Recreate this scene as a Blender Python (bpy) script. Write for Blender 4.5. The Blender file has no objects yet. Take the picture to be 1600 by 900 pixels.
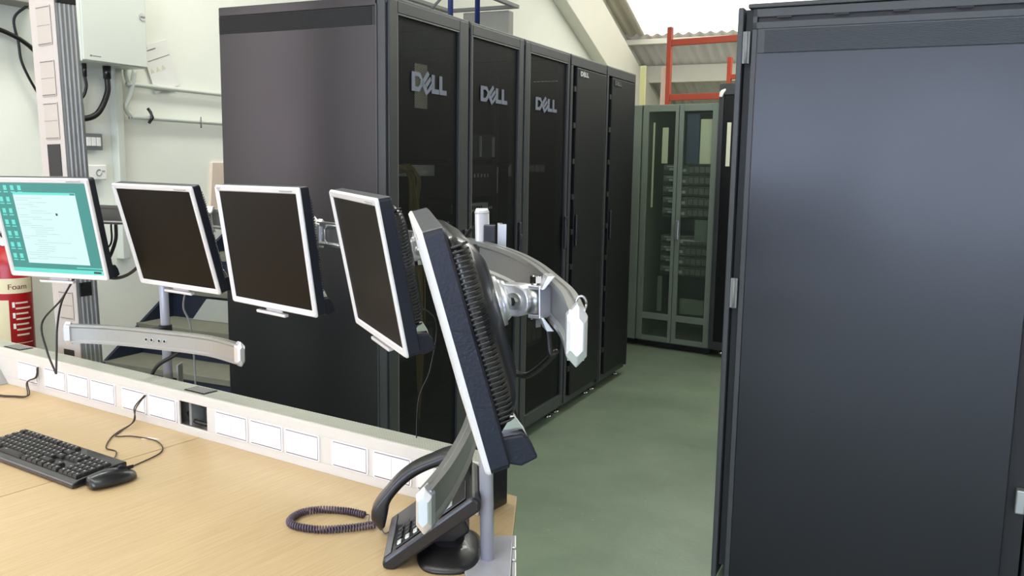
import bpy, bmesh, math, random
from mathutils import Vector, Matrix, Euler
random.seed(7)
C = bpy.context.scene.collection
# ------------------------------------------------------------------ camera
F, PIT, ROLL, H = 1376.0, 0.1409, 0.0152, 1.45
cd = bpy.data.cameras.new('camera'); cam = bpy.data.objects.new('camera', cd); C.objects.link(cam)
cd.sensor_width = 36.0; cd.lens = 36.0 * F / 1600.0; cd.clip_start = 0.02; cd.clip_end = 100
cam.matrix_world = Matrix.Translation((0, 0, H)) @ Matrix.Rotation(math.pi/2 - PIT, 4, 'X') @ Matrix.Rotation(ROLL, 4, 'Z')
bpy.context.scene.camera = cam
# ------------------------------------------------------------------ world, light, exposure
sc = bpy.context.scene
sc.view_settings.view_transform = 'Standard'; sc.view_settings.look = 'None'
sc.view_settings.exposure = 0.0; sc.view_settings.gamma = 1.0
sc.view_settings.use_curve_mapping = False
w = bpy.data.worlds.new('world'); sc.world = w; w.use_nodes = True
w.node_tree.nodes['Background'].inputs[0].default_value = (0.8, 0.9, 1.0, 1)
w.node_tree.nodes['Background'].inputs[1].default_value = 1.0

YR, YD, YF = 0.4402, -0.9928, 0.6144
def Kp(s, n, z=0.0):      # rack / wall frame -> world
    return Vector((math.sin(YR)*s - math.cos(YR)*n, math.cos(YR)*s + math.sin(YR)*n, z))
def Dp(u, v, z=0.0):      # desk frame -> world
    return Vector((math.sin(YD)*u + math.cos(YD)*v, math.cos(YD)*u - math.sin(YD)*v, z))
KROT, DROT, FROT = -YR, -0.578, -YF

def area(name, loc, rot, sx, sy, power, col=(1, 1, 1)):
    l = bpy.data.lights.new(name, 'AREA'); l.shape = 'RECTANGLE'; l.size = sx; l.size_y = sy
    l.energy = power; l.color = col
    o = bpy.data.objects.new(name, l); C.objects.link(o); o.location = loc; o.rotation_euler = rot
    return o
# daylight from the far roof skylight, then three added fill lamps out of view
area('skylight_far', Kp(9.6, -1.0, 4.0), (0, 0, KROT), 6.0, 1.6, 135, (1.0, 0.97, 0.90))
area('skylight_rear', Kp(-1.5, 0.5, 4.6), (math.radians(-12), 0, KROT), 7.0, 1.6, 190, (0.98, 1.0, 1.0))  # added fill lamp high behind the camera
area('hall_tubes', Kp(2.6, 3.0, 3.9), (0, 0, KROT), 0.5, 3.4, 85, (0.98, 1.0, 0.93))  # added fill lamp that brightens the left wall and desks
area('aisle_tubes', Kp(5.5, 0.9, 3.4), (0, 0, KROT), 0.3, 3.0, 45, (0.97, 1.0, 0.90))  # added fill lamp that brightens the aisle floor

# ------------------------------------------------------------------ materials
def lin(c):
    c = c/255.0
    return c/12.92 if c <= 0.04045 else ((c+0.055)/1.055)**2.4
MATS = {}
def mat(name, rgb, rough=0.5, metal=0.0, var=0.0, scale=20.0, bump=0.0, emit=0.0, spec=0.5, rvar=0.0, stretch=None):
    if name in MATS: return MATS[name]
    m = bpy.data.materials.new(name); m.use_nodes = True; nt = m.node_tree
    b = nt.nodes['Principled BSDF']
    col = (lin(rgb[0]), lin(rgb[1]), lin(rgb[2]), 1)
    b.inputs['Base Color'].default_value = col
    b.inputs['Roughness'].default_value = rough
    b.inputs['Metallic'].default_value = metal
    b.inputs['Specular IOR Level'].default_value = spec
    if emit:
        if name.startswith('screen_'): b.inputs['Base Color'].default_value = (0.01, 0.01, 0.01, 1); var = 0
        b.inputs['Emission Color'].default_value = col; b.inputs['Emission Strength'].default_value = emit
    tc = nt.nodes.new('ShaderNodeTexCoord'); nz = nt.nodes.new('ShaderNodeTexNoise')
    nz.inputs['Scale'].default_value = scale; nz.inputs['Detail'].default_value = 5
    src = tc.outputs['Object']
    if stretch:
        mp = nt.nodes.new('ShaderNodeMapping'); mp.inputs['Scale'].default_value = stretch
        nt.links.new(src, mp.inputs[0]); src = mp.outputs[0]
    nt.links.new(src, nz.inputs['Vector'])
    if var:
        mx = nt.nodes.new('ShaderNodeMix'); mx.data_type = 'RGBA'
        mx.inputs[6].default_value = tuple(max(0, c*(1-var)) for c in col[:3]) + (1,)
        mx.inputs[7].default_value = tuple(min(1, c*(1+var)) for c in col[:3]) + (1,)
        nt.links.new(nz.outputs['Fac'], mx.inputs[0]); nt.links.new(mx.outputs[2], b.inputs['Base Color'])
    if rvar:
        mr = nt.nodes.new('ShaderNodeMapRange'); mr.inputs[3].default_value = max(0, rough-rvar); mr.inputs[4].default_value = min(1, rough+rvar)
        nt.links.new(nz.outputs['Fac'], mr.inputs[0]); nt.links.new(mr.outputs[0], b.inputs['Roughness'])
    if bump:
        bp = nt.nodes.new('ShaderNodeBump'); bp.inputs['Strength'].default_value = bump; bp.inputs['Distance'].default_value = 0.002
        nt.links.new(nz.outputs['Fac'], bp.inputs['Height']); nt.links.new(bp.outputs[0], b.inputs['Normal'])
    MATS[name] = m
    return m
M = dict(
 wall=mat('wall_paint', (238, 239, 227), 0.75, var=0.05, scale=2.5, bump=0.15),
 wallfar=mat('wall_cream', (220, 216, 206), 0.8, var=0.05, scale=2.0),
 steel=mat('painted_steel_beam', (226, 222, 208), 0.6, var=0.03, scale=4),
 rackblack=mat('rack_panel_black', (9, 10, 15), 0.31, var=0.10, scale=3.5, spec=0.56, rvar=0.04),
 rackframe=mat('rack_frame_charcoal', (50, 53, 54), 0.45, var=0.06, scale=9, spec=0.5),
 rackdark=mat('rack_inner_black', (14, 15, 15), 0.6, var=0.2, scale=14),
 door4=mat('rack_solid_mesh_door', (12, 15, 16), 0.5, var=0.15, scale=60, spec=0.3),
 black=mat('black_plastic', (20, 20, 24), 0.35, var=0.15, scale=40),
 blackmat=mat('black_rubber', (14, 14, 15), 0.7, var=0.1, scale=40),
 shell=mat('monitor_shell_black', (13, 17, 32), 0.42, var=0.3, scale=260, bump=0.25, spec=0.45),
 silver=mat('bezel_silver', (212, 208, 206), 0.38, 0.15, var=0.03, scale=40, bump=0.05),
 rib=mat('rib_gloss_black', (14, 15, 20), 0.22, var=0.05, scale=60, spec=0.9),
 screen=mat('lcd_off', (20, 14, 7), 0.42, var=0.06, scale=6, spec=0.09),
 alu=mat('anodised_aluminium', (172, 172, 170), 0.33, 0.75, var=0.05, scale=60, stretch=(1, 1, 12)),
 alubright=mat('cast_aluminium', (222, 222, 226), 0.30, 0.7, var=0.04, scale=30),
 chrome=mat('chrome', (220, 220, 220), 0.12, 1.0, var=0.02, scale=10),
 post=mat('post_steel', (176, 176, 184), 0.36, 0.2, var=0.04, scale=30, stretch=(1, 1, 0.2)),
 trunk=mat('trunking_aluminium', (206, 202, 194), 0.5, 0.15, var=0.03, scale=30),
 trunktop=mat('trunking_top_ribbed', (178, 180, 168), 0.5, 0.3, var=0.04, scale=30),
 plate=mat('white_socket_plastic', (222, 216, 216), 0.4, var=0.02, scale=20),
 line=mat('plate_shadow_gap', (90, 84, 84), 0.7, var=0.1, scale=30),
 colwhite=mat('column_white', (176, 169, 161), 0.45, var=0.02, scale=20),
 colplate=mat('column_plate', (170, 162, 152), 0.45, var=0.02, scale=20),
 white=mat('white_plastic', (236, 234, 228), 0.45, var=0.02, scale=20),
 grey=mat('mid_grey_plastic', (120, 122, 120), 0.5, var=0.05, scale=20),
 lightgrey=mat('light_grey_enclosure', (206, 210, 200), 0.32, var=0.02, scale=8, spec=0.6),
 red=mat('extinguisher_red', (170, 22, 26), 0.3, var=0.06, scale=12),
 cream=mat('label_cream', (226, 212, 176), 0.6, var=0.04, scale=30),
 brown=mat('foam_text_brown', (120, 60, 40), 0.7, var=0.05, scale=20),
 blue=mat('stair_blue_paint', (26, 44, 96), 0.42, var=0.12, scale=10),
 darkblue=mat('stair_riser_navy', (24, 34, 52), 0.55, var=0.25, scale=8),
 tread=mat('stair_tread_concrete', (112, 112, 98), 0.8, var=0.18, scale=14),
 paleboard=mat('pale_board', (168, 172, 164), 0.7, var=0.05, scale=8),
 orange=mat('orange_racking_paint', (178, 70, 44), 0.45, var=0.08, scale=8),
 yellow=mat('yellow_board', (226, 222, 160), 0.6, var=0.04, scale=8),
 pink=mat('pale_pink_board', (226, 206, 188), 0.6, var=0.04, scale=8),
 cab=mat('cabinet_green_grey', (108, 118, 106), 0.5, var=0.06, scale=8),
 beige=mat('beige_panel', (216, 216, 190), 0.6, var=0.05, scale=10),
 navy=mat('blue_grey_panel', (62, 70, 96), 0.6, var=0.06, scale=10),
 logo=mat('logo_grey', (112, 118, 132), 0.5, var=0.03, scale=50),
 logodim=mat('logo_dim_grey', (84, 88, 88), 0.5, var=0.03, scale=50),
 server=mat('server_face_grey', (104, 110, 104), 0.5, 0.2, var=0.2, scale=30),
 serverdark=mat('server_face_dark', (48, 52, 54), 0.5, 0.2, var=0.2, scale=30),
 led=mat('server_light_metal', (190, 196, 190), 0.4, 0.3, var=0.05, scale=60),
 cable=mat('cable_black', (22, 20, 20), 0.45, var=0.1, scale=60),
 cablebrown=mat('cable_brown_black', (52, 36, 20), 0.45, var=0.1, scale=60),
 cableyellow=mat('patch_cable_olive', (140, 120, 60), 0.55, var=0.3, scale=60),
 cord=mat('coiled_cord_violet_grey', (74, 62, 76), 0.35, var=0.15, scale=60),
 key=mat('key_black', (34, 33, 32), 0.5, var=0.15, scale=80),
 legend=mat('key_legend_white', (178, 176, 170), 0.6, var=0.05, scale=80),
 phone=mat('phone_black', (22, 21, 22), 0.40, var=0.12, scale=30),
 phonegrey=mat('phone_grey', (96, 96, 98), 0.4, var=0.05, scale=30),
 lcd=mat('phone_lcd', (150, 154, 148), 0.3, var=0.04, scale=10),
 skylight=mat('skylight_sheet', (255, 253, 246), 0.5, emit=1.5),
 winpane=mat('window_daylight', (208, 222, 255), 0.5, emit=13.5),  # glow of the added panes on the rear wall
 winwarm=mat('window_soft_daylight', (250, 232, 240), 0.5, emit=3.0),  # glow of the added pane on the left wall
 roof=mat('roof_sheet', (214, 206, 194), 0.8, var=0.08, scale=3),
 greyn=mat('duct_grey', (150, 148, 142), 0.6, var=0.10, scale=5),
 s_teal=mat('screen_teal', (58, 150, 144), 0.4, emit=0.95, var=0.02),
 s_white=mat('screen_window', (222, 255, 253), 0.4, emit=0.93),
 s_cyan=mat('screen_cyan', (110, 240, 226), 0.4, emit=0.9),
 s_grey=mat('screen_text_grey', (176, 206, 208), 0.4, emit=0.9),
 s_dark=mat('screen_text_dark', (30, 60, 70), 0.4, emit=0.2),
)
def wood_mat():
    m = bpy.data.materials.new('beech_laminate'); m.use_nodes = True; nt = m.node_tree; b = nt.nodes['Principled BSDF']
    tc = nt.nodes.new('ShaderNodeTexCoord'); mp = nt.nodes.new('ShaderNodeMapping'); mp.inputs['Scale'].default_value = (60, 2.2, 1)
    nz = nt.nodes.new('ShaderNodeTexNoise'); nz.inputs['Scale'].default_value = 3; nz.inputs['Detail'].default_value = 7; nz.inputs['Distortion'].default_value = 0.6
    n2 = nt.nodes.new('ShaderNodeTexNoise'); n2.inputs['Scale'].default_value = 2.0
    cr = nt.nodes.new('ShaderNodeValToRGB')
    cr.color_ramp.elements[0].position = 0.3; cr.color_ramp.elements[0].color = (lin(176), lin(150), lin(108), 1)
    cr.color_ramp.elements[1].position = 0.72; cr.color_ramp.elements[1].color = (lin(196), lin(172), lin(132), 1)
    nt.links.new(tc.outputs['Object'], mp.inputs[0]); nt.links.new(mp.outputs[0], nz.inputs['Vector'])
    nt.links.new(tc.outputs['Object'], n2.inputs['Vector'])
    ad = nt.nodes.new('ShaderNodeMath'); ad.operation = 'MULTIPLY_ADD'; ad.inputs[1].default_value = 0.35
    nt.links.new(n2.outputs['Fac'], ad.inputs[0]); 
    ml = nt.nodes.new('ShaderNodeMath'); ml.operation = 'MULTIPLY'; ml.inputs[1].default_value = 0.7
    nt.links.new(nz.outputs['Fac'], ml.inputs[0]); nt.links.new(ml.outputs[0], ad.inputs[2])
    nt.links.new(ad.outputs[0], cr.inputs[0]); nt.links.new(cr.outputs[0], b.inputs['Base Color'])
    b.inputs['Roughness'].default_value = 0.42
    return m
M['wood'] = wood_mat()
def floor_mat():
    m = bpy.data.materials.new('painted_concrete_floor'); m.use_nodes = True; nt = m.node_tree; b = nt.nodes['Principled BSDF']
    tc = nt.nodes.new('ShaderNodeTexCoord')
    nz = nt.nodes.new('ShaderNodeTexNoise'); nz.inputs['Scale'].default_value = 1.6; nz.inputs['Detail'].default_value = 8; nz.inputs['Roughness'].default_value = 0.65
    n2 = nt.nodes.new('ShaderNodeTexNoise'); n2.inputs['Scale'].default_value = 55; n2.inputs['Detail'].default_value = 3
    cr = nt.nodes.new('ShaderNodeValToRGB')
    cr.color_ramp.elements[0].position = 0.3; cr.color_ramp.elements[0].color = (lin(106), lin(122), lin(102), 1)
    cr.color_ramp.elements[1].position = 0.75; cr.color_ramp.elements[1].color = (lin(134), lin(148), lin(126), 1)
    c2 = nt.nodes.new('ShaderNodeValToRGB')
    c2.color_ramp.elements[0].position = 0.68; c2.color_ramp.elements[0].color = (0, 0, 0, 1)
    c2.color_ramp.elements[1].position = 0.78; c2.color_ramp.elements[1].color = (1, 1, 1, 1)
    mx = nt.nodes.new('ShaderNodeMix'); mx.data_type = 'RGBA'; mx.inputs[7].default_value = (lin(165), lin(172), lin(155), 1)
    for nn in (nz, n2): nt.links.new(tc.outputs['Object'], nn.inputs['Vector'])
    nt.links.new(nz.outputs['Fac'], cr.inputs[0]); nt.links.new(n2.outputs['Fac'], c2.inputs[0])
    nt.links.new(c2.outputs[0], mx.inputs[0]); nt.links.new(cr.outputs[0], mx.inputs[6]); nt.links.new(mx.outputs[2], b.inputs['Base Color'])
    b.inputs['Roughness'].default_value = 0.42
    bp = nt.nodes.new('ShaderNodeBump'); bp.inputs['Strength'].default_value = 0.25; bp.inputs['Distance'].default_value = 0.003
    nt.links.new(n2.outputs['Fac'], bp.inputs['Height']); nt.links.new(bp.outputs[0], b.inputs['Normal'])
    return m
M['floor'] = floor_mat()
def mesh_mat(name, rgb, hole, pitch):
    # perforated sheet: round holes in the object's own y-z plane let one see through
    m = bpy.data.materials.new(name); m.use_nodes = True; nt = m.node_tree; b = nt.nodes['Principled BSDF']
    b.inputs['Base Color'].default_value = (lin(rgb[0]), lin(rgb[1]), lin(rgb[2]), 1); b.inputs['Roughness'].default_value = 0.45; b.inputs['Specular IOR Level'].default_value = 0.25
    tc = nt.nodes.new('ShaderNodeTexCoord'); sp = nt.nodes.new('ShaderNodeSeparateXYZ'); nt.links.new(tc.outputs['Object'], sp.inputs[0])
    def wv(op, a, bb):
        n = nt.nodes.new('ShaderNodeMath'); n.operation = op
        for i, x in enumerate((a, bb)):
            if x is None: continue
            if isinstance(x, (int, float)): n.inputs[i].default_value = x
            else: nt.links.new(x, n.inputs[i])
        return n.outputs[0]
    k = 2*math.pi/pitch
    a = wv('ADD', sp.outputs['Y'], sp.outputs['Z']); c = wv('SUBTRACT', sp.outputs['Y'], sp.outputs['Z'])
    sa = wv('SINE', wv('MULTIPLY', a, k*0.7071), None); sb = wv('SINE', wv('MULTIPLY', c, k*0.7071), None)
    sm = wv('ADD', sa, sb); h = wv('GREATER_THAN', sm, hole)
    tr = nt.nodes.new('ShaderNodeBsdfTransparent'); mx = nt.nodes.new('ShaderNodeMixShader')
    nt.links.new(h, mx.inputs[0]); nt.links.new(b.outputs[0], mx.inputs[1]); nt.links.new(tr.outputs[0], mx.inputs[2])
    nt.links.new(mx.outputs[0], nt.nodes['Material Output'].inputs['Surface'])
    return m
M['mesh'] = mesh_mat('perforated_door_sheet', (16, 18, 18), -0.25, 0.0068)
def glass_mat():
    m = bpy.data.materials.new('smoked_glass'); m.use_nodes = True; nt = m.node_tree; b = nt.nodes['Principled BSDF']
    b.inputs['Base Color'].default_value = (0.10, 0.12, 0.10, 1); b.inputs['Roughness'].default_value = 0.12  # lighter base colour paints a reflected haze into the glass
    tr = nt.nodes.new('ShaderNodeBsdfTransparent'); tr.inputs[0].default_value = (0.93, 0.96, 0.92, 1); mx = nt.nodes.new('ShaderNodeMixShader'); mx.inputs[0].default_value = 0.86
    nt.links.new(b.outputs[0], mx.inputs[1]); nt.links.new(tr.outputs[0], mx.inputs[2])
    nt.links.new(mx.outputs[0], nt.nodes['Material Output'].inputs['Surface'])
    return m
M['glass'] = glass_mat()

# ------------------------------------------------------------------ helpers
WOFF = None      # offset given to parts modelled in room coordinates
class MB:
    """collects shapes and links them as one mesh object; several material slots possible"""
    def __init__(s): s.bm = bmesh.new(); s.mats = []; s.cur = 0
    def use(s, m):
        if m not in s.mats: s.mats.append(m)
        s.cur = s.mats.index(m); return s
    def _mk(s, vs, fs, smooth=False):
        v = [s.bm.verts.new(p) for p in vs]
        for f in fs:
            try:
                fc = s.bm.faces.new([v[i] for i in f]); fc.material_index = s.cur; fc.smooth = smooth
            except ValueError: pass
        return v
    def box(s, x0, x1, y0, y1, z0, z1):
        x0, x1 = min(x0, x1), max(x0, x1); y0, y1 = min(y0, y1), max(y0, y1); z0, z1 = min(z0, z1), max(z0, z1)
        p = [(x0,y0,z0),(x1,y0,z0),(x1,y1,z0),(x0,y1,z0),(x0,y0,z1),(x1,y0,z1),(x1,y1,z1),(x0,y1,z1)]
        s._mk(p, [(0,3,2,1),(4,5,6,7),(0,1,5,4),(1,2,6,5),(2,3,7,6),(3,0,4,7)]); return s
    def prism(s, poly, mp, t0, t1, smooth=False):
        # poly: list of 2D points, mp(a,b,t)->xyz
        n = len(poly); p = [mp(a, b, t0) for a, b in poly] + [mp(a, b, t1) for a, b in poly]
        fs = [tuple(range(n))[::-1], tuple(range(n, 2*n))] + [(i, (i+1) % n, (i+1) % n + n, i+n) for i in range(n)]
        s._mk(p, fs, smooth); return s
    def loft(s, rings, cap=True, smooth=False, closed=True):
        n = len(rings[0]); vs = [s.bm.verts.new(p) for r in rings for p in r]
        for k in range(len(rings)-1):
            for i in range(n if closed else n-1):
                a = k*n+i; b = k*n+(i+1) % n
                try:
                    f = s.bm.faces.new((vs[a], vs[b], vs[b+n], vs[a+n])); f.material_index = s.cur; f.smooth = smooth
                except ValueError: pass
        if cap:
            for r in (0, len(rings)-1):
                try:
                    f = s.bm.faces.new([vs[r*n+i] for i in range(n)]); f.material_index = s.cur
                except ValueError: pass
        return s
    def cyl(s, p0, p1, r0, r1=None, n=20, smooth=True):
        r1 = r0 if r1 is None else r1
        p0, p1 = Vector(p0), Vector(p1); d = (p1-p0).normalized()
        a = Vector((0, 0, 1)) if abs(d.z) < 0.9 else Vector((1, 0, 0))
        x = d.cross(a).normalized(); y = d.cross(x)
        ring = lambda c, r: [c + x*(r*math.cos(2*math.pi*i/n)) + y*(r*math.sin(2*math.pi*i/n)) for i in range(n)]
        return s.loft([ring(p0, r0), ring(p1, r1)], True, smooth)
    def tube(s, pts, r, n=8):
        pts = [Vector(p) for p in pts]; rings = []; x = None
        for i, p in enumerate(pts):
            d = (pts[min(i+1, len(pts)-1)] - pts[max(i-1, 0)]).normalized()
            if x is None:
                a = Vector((0, 0, 1)) if abs(d.z) < 0.9 else Vector((1, 0, 0)); x = d.cross(a).normalized()
            else: x = (x - d*x.dot(d)).normalized()
            y = d.cross(x); rr = r(i/(len(pts)-1)) if callable(r) else r
            rings.append([p + x*(rr*math.cos(2*math.pi*k/n)) + y*(rr*math.sin(2*math.pi*k/n)) for k in range(n)])
        return s.loft(rings, True, True)
    def quad(s, a, b, c, d): s._mk([a, b, c, d], [(0, 1, 2, 3)]); return s
    def xf(s, mtx): bmesh.ops.transform(s.bm, matrix=mtx, verts=s.bm.verts); return s
    def build(s, name, m=None, parent=None, bevel=0.0, seg=2, loc=None, rot=None):
        bmesh.ops.recalc_face_normals(s.bm, faces=s.bm.faces)
        me = bpy.data.meshes.new(name); s.bm.to_mesh(me); s.bm.free()
        for mm in (s.mats or [m]): me.materials.append(mm)
        o = bpy.data.objects.new(name, me); C.objects.link(o)
        if parent: o.parent = parent
        if WOFF is not None and loc is None and parent and parent.type == 'EMPTY': loc = WOFF
        if loc is not None: o.location = loc
        if rot is not None: o.rotation_euler = rot if not isinstance(rot, (int, float)) else (0, 0, rot)
        if bevel:
            b = o.modifiers.new('bevel', 'BEVEL'); b.width = bevel; b.segments = seg; b.limit_method = 'ANGLE'; b.angle_limit = math.radians(40)
        return o
def empty(name, label, cat, loc=(0, 0, 0), rot=0, group=None):
    o = bpy.data.objects.new(name, None); C.objects.link(o); o.location = loc
    o.rotation_euler = (0, 0, rot) if isinstance(rot, (int, float)) else rot
    o.empty_display_size = 0.1
    o['label'] = label; o['category'] = cat
    if group: o['group'] = group
    return o
def tag(o, label, cat, group=None):
    o['label'] = label; o['category'] = cat
    if group: o['group'] = group
    return o
def struct(o): o['kind'] = 'structure'; return o
def catmull(pts, k=8):
    P = [Vector(p) for p in pts]; P = [P[0]*2-P[1]] + P + [P[-1]*2-P[-2]]; out = []
    for i in range(1, len(P)-2):
        for j in range(k):
            t = j/k
            out.append(0.5*((2*P[i]) + (-P[i-1]+P[i+1])*t + (2*P[i-1]-5*P[i]+4*P[i+1]-P[i+2])*t*t + (-P[i-1]+3*P[i]-3*P[i+1]+P[i+2])*t**3))
    out.append(P[-2]); return out
def rrect(w, h, r, k=4):
    out = []
    for cx, cy, a0 in ((w/2-r, h/2-r, 0), (-w/2+r, h/2-r, 90), (-w/2+r, -h/2+r, 180), (w/2-r, -h/2+r, 270)):
        for i in range(k+1):
            a = math.radians(a0 + 90*i/k); out.append((cx + r*math.cos(a), cy + r*math.sin(a)))
    return out
def text_mesh(body, size, align='CENTER', extrude=0.0):
    cu = bpy.data.curves.new('txt', 'FONT'); cu.body = body; cu.size = size; cu.align_x = align; cu.align_y = 'CENTER'; cu.extrude = extrude
    o = bpy.data.objects.new('txt', cu); C.objects.link(o); bpy.context.view_layer.update()
    me = bpy.data.meshes.new_from_object(o.evaluated_get(bpy.context.evaluated_depsgraph_get()))
    bpy.data.objects.remove(o); return me
def text_obj(name, body, size, m, parent, fn, align='CENTER', extrude=0.0004):
    me = text_mesh(body, size, align, extrude)
    for v in me.vertices: v.co = fn(v.co.x, v.co.y, v.co.z)
    me.materials.clear(); me.materials.append(m)
    o = bpy.data.objects.new(name, me); C.objects.link(o); o.parent = parent; return o

# ------------------------------------------------------------------ the room
S0, S1, N0, N1 = -7.0, 15.5, -7.0, 4.0
def zroof(s): return 3.55 - 0.392*(s-11.1) if s > 3 else 3.55 + 0.392*8.1 - 0.392*(3-s)
b = MB(); b.box(-N1-0.3, -N0+0.3, S0-0.3, S1+0.3, -0.15, 0); struct(b.build('floor', M['floor'], rot=KROT))
def gable(name, n, out):
    b = MB(); poly = [(S0, 0), (S1, 0), (S1, zroof(S1)+0.07), (3, zroof(3)+0.07), (S0, zroof(S0)+0.07)]
    b.prism(poly, lambda s, z, t: (t, s, z), -n, -n-out); return struct(b.build(name, M['wall'] if n > 0 else M['wallfar'], rot=KROT))
gable('wall_left', N1, 0.25); gable('wall_right', N0, -0.25)
b = MB(); b.box(-N1, -N0, S1, S1+0.25, 0, zroof(S1)+0.05); struct(b.build('wall_back', M['wallfar'], rot=KROT))
b = MB(); b.box(-N1, -N0, S0-0.25, S0, 0, zroof(S0)+0.05); struct(b.build('wall_rear', M['wallfar'], rot=KROT))
def roofpiece(name, n0, n1, s0, s1, m, amp=0.022):
    bm = MB(); cols = int(abs(n1-n0)/0.146*8); rings = []
    for s in (s0, s1):
        rings.append([(-(n0 + (n1-n0)*i/cols), s, zroof(s) + 0.05 + amp*math.sin(2*math.pi*(n0 + (n1-n0)*i/cols)/0.146)) for i in range(cols+1)])
    bm.loft(rings, False, True, False)
    o = bm.build(name, m, rot=KROT); sm = o.modifiers.new('thick', 'SOLIDIFY'); sm.thickness = 0.008; return struct(o)
roofpiece('ceiling_sheets_far', N1, N0, 12.05, S1+0.2, M['roof'])
roofpiece('ceiling_sheets_edge', N1, 3.72, 8.6, 12.05, M['roof'])
roofpiece('window_1', 3.72, N0, 8.6, 12.05, M['skylight'], 0.015)
roofpiece('ceiling_sheets_mid', N1, N0, 3.0, 8.6, M['roof'])
roofpiece('ceiling_sheets_rear', N1, N0, -0.6, 3.0, M['roof'])
roofpiece('window_2', N1, N0, -3.2, -0.6, M['skylight'], 0.015)  # added glowing roof sheet behind the camera, for the rack panels to reflect
roofpiece('ceiling_sheets_low', N1, N0, S0-0.2, -3.2, M['roof'])
for i, (na, nb) in enumerate(((3.4, 1.4), (0.9, -1.1), (-1.6, -3.6), (-4.1, -6.1))):  # added glowing panes out of view, giving the rack sides their bright upper reflection
    b = MB(); b.box(-na, -nb, S0+0.005, S0+0.02, 0.70, 2.62); o = struct(b.build('window_%d' % (i+3), M['winpane'], rot=KROT))
    b = MB()
    for a_, b_ in ((-na-0.04, -na+0.02), (-nb-0.02, -nb+0.04), ((-na-nb)/2-0.02, (-na-nb)/2+0.02)): b.box(a_, b_, S0, S0+0.05, 0.65, 2.67)
    for a_, b_ in ((0.65, 0.71), (2.61, 2.67), (1.66, 1.70)): b.box(-na-0.04, -nb+0.04, S0, S0+0.05, a_, b_)
    fr_ = b.build('window_frame', M['steel'], o); 
b = MB(); b.box(-N1+0.005, -N1+0.02, -1.0, 1.3, 1.05, 3.0); o = struct(b.build('window_7', M['winwarm'], rot=KROT))  # added glowing pane out of view, reflected in the nearest rack's side
b = MB()
for a_ in (-1.05, 0.13, 1.28): b.box(-N1, -N1+0.05, a_, a_+0.05, 1.0, 3.05)
for a_ in (1.0, 3.0): b.box(-N1, -N1+0.05, -1.05, 1.33, a_, a_+0.05)
b.build('window_frame', M['steel'], o)
for i, (s, n1_) in enumerate(((8.3, N1), (12.08, N1), (12.80, N1), (14.4, N1), (1.0, N1), (4.5, N1), (-3.4, N1))):
    b = MB(); z = zroof(s); b.box(-n1_, -N0, s-0.04, s+0.04, z-(0.07 if i == 1 else 0.24), z+0.0)
    struct(b.build('trim_%d' % (i+1), M['steel'], rot=KROT, bevel=0.006))
# portal-frame rafter against the left wall
b = MB()
for w0, w1, dz0, dz1 in ((0.0, 0.16, -0.93, -0.26),):
    b.prism([(4.0, zroof(4.0)+dz0), (S1, zroof(S1)+dz0), (S1, zroof(S1)+dz1), (4.0, zroof(4.0)+dz1)], lambda s, z, t: (t, s, z), -N1+w0, -N1+w1)
struct(b.build('trim_8', M['steel'], rot=KROT, bevel=0.01))

# ------------------------------------------------------------------ server racks
def dell(name, m, parent, x, y0, y1, z0, z1, axis=1):
    """slanted-E wordmark lying in the y-z plane at x; axis=+1 reads along +y"""
    w, h = y1-y0, z1-z0; b = MB()
    def P(poly):
        b.prism(poly, lambda a, c, t: (x+t, y0+a*w, z0+c*h), 0.0, 0.003)
    # D with a hole, built of strips
    P([(0.0, 0), (0.085, 0), (0.085, 1), (0.0, 1)])
    P([(0.085, 0.78), (0.17, 0.78), (0.25, 0.62), (0.31, 0.62), (0.22, 1), (0.085, 1)])
    P([(0.085, 0), (0.20, 0), (0.30, 0.36), (0.22, 0.36), (0.16, 0.24), (0.085, 0.24)])
    P([(0.22, 0.36), (0.30, 0.36), (0.325, 0.5), (0.31, 0.62), (0.25, 0.62), (0.235, 0.5)])
    # slanted E: a tilted square with three arms
    P([(0.27, 0.42), (0.40, -0.16), (0.455, 0.0), (0.325, 0.62)])
    P([(0.30, 0.66), (0.44, 1.14), (0.49, 0.98), (0.36, 0.50)])
    P([(0.37, 0.44), (0.51, 0.86), (0.545, 0.70), (0.415, 0.26)])
    P([(0.43, 0.12), (0.55, 0.54), (0.60, 0.36), (0.455, -0.04)])
    # L L
    P([(0.56, 0), (0.64, 0), (0.64, 1), (0.56, 1)]); P([(0.64, 0), (0.77, 0), (0.77, 0.26), (0.64, 0.26)])
    P([(0.79, 0), (0.87, 0), (0.87, 1), (0.79, 1)]); P([(0.87, 0), (1.0, 0), (1.0, 0.26), (0.87, 0.26)])
    return b.build(name, m, parent)

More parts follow.
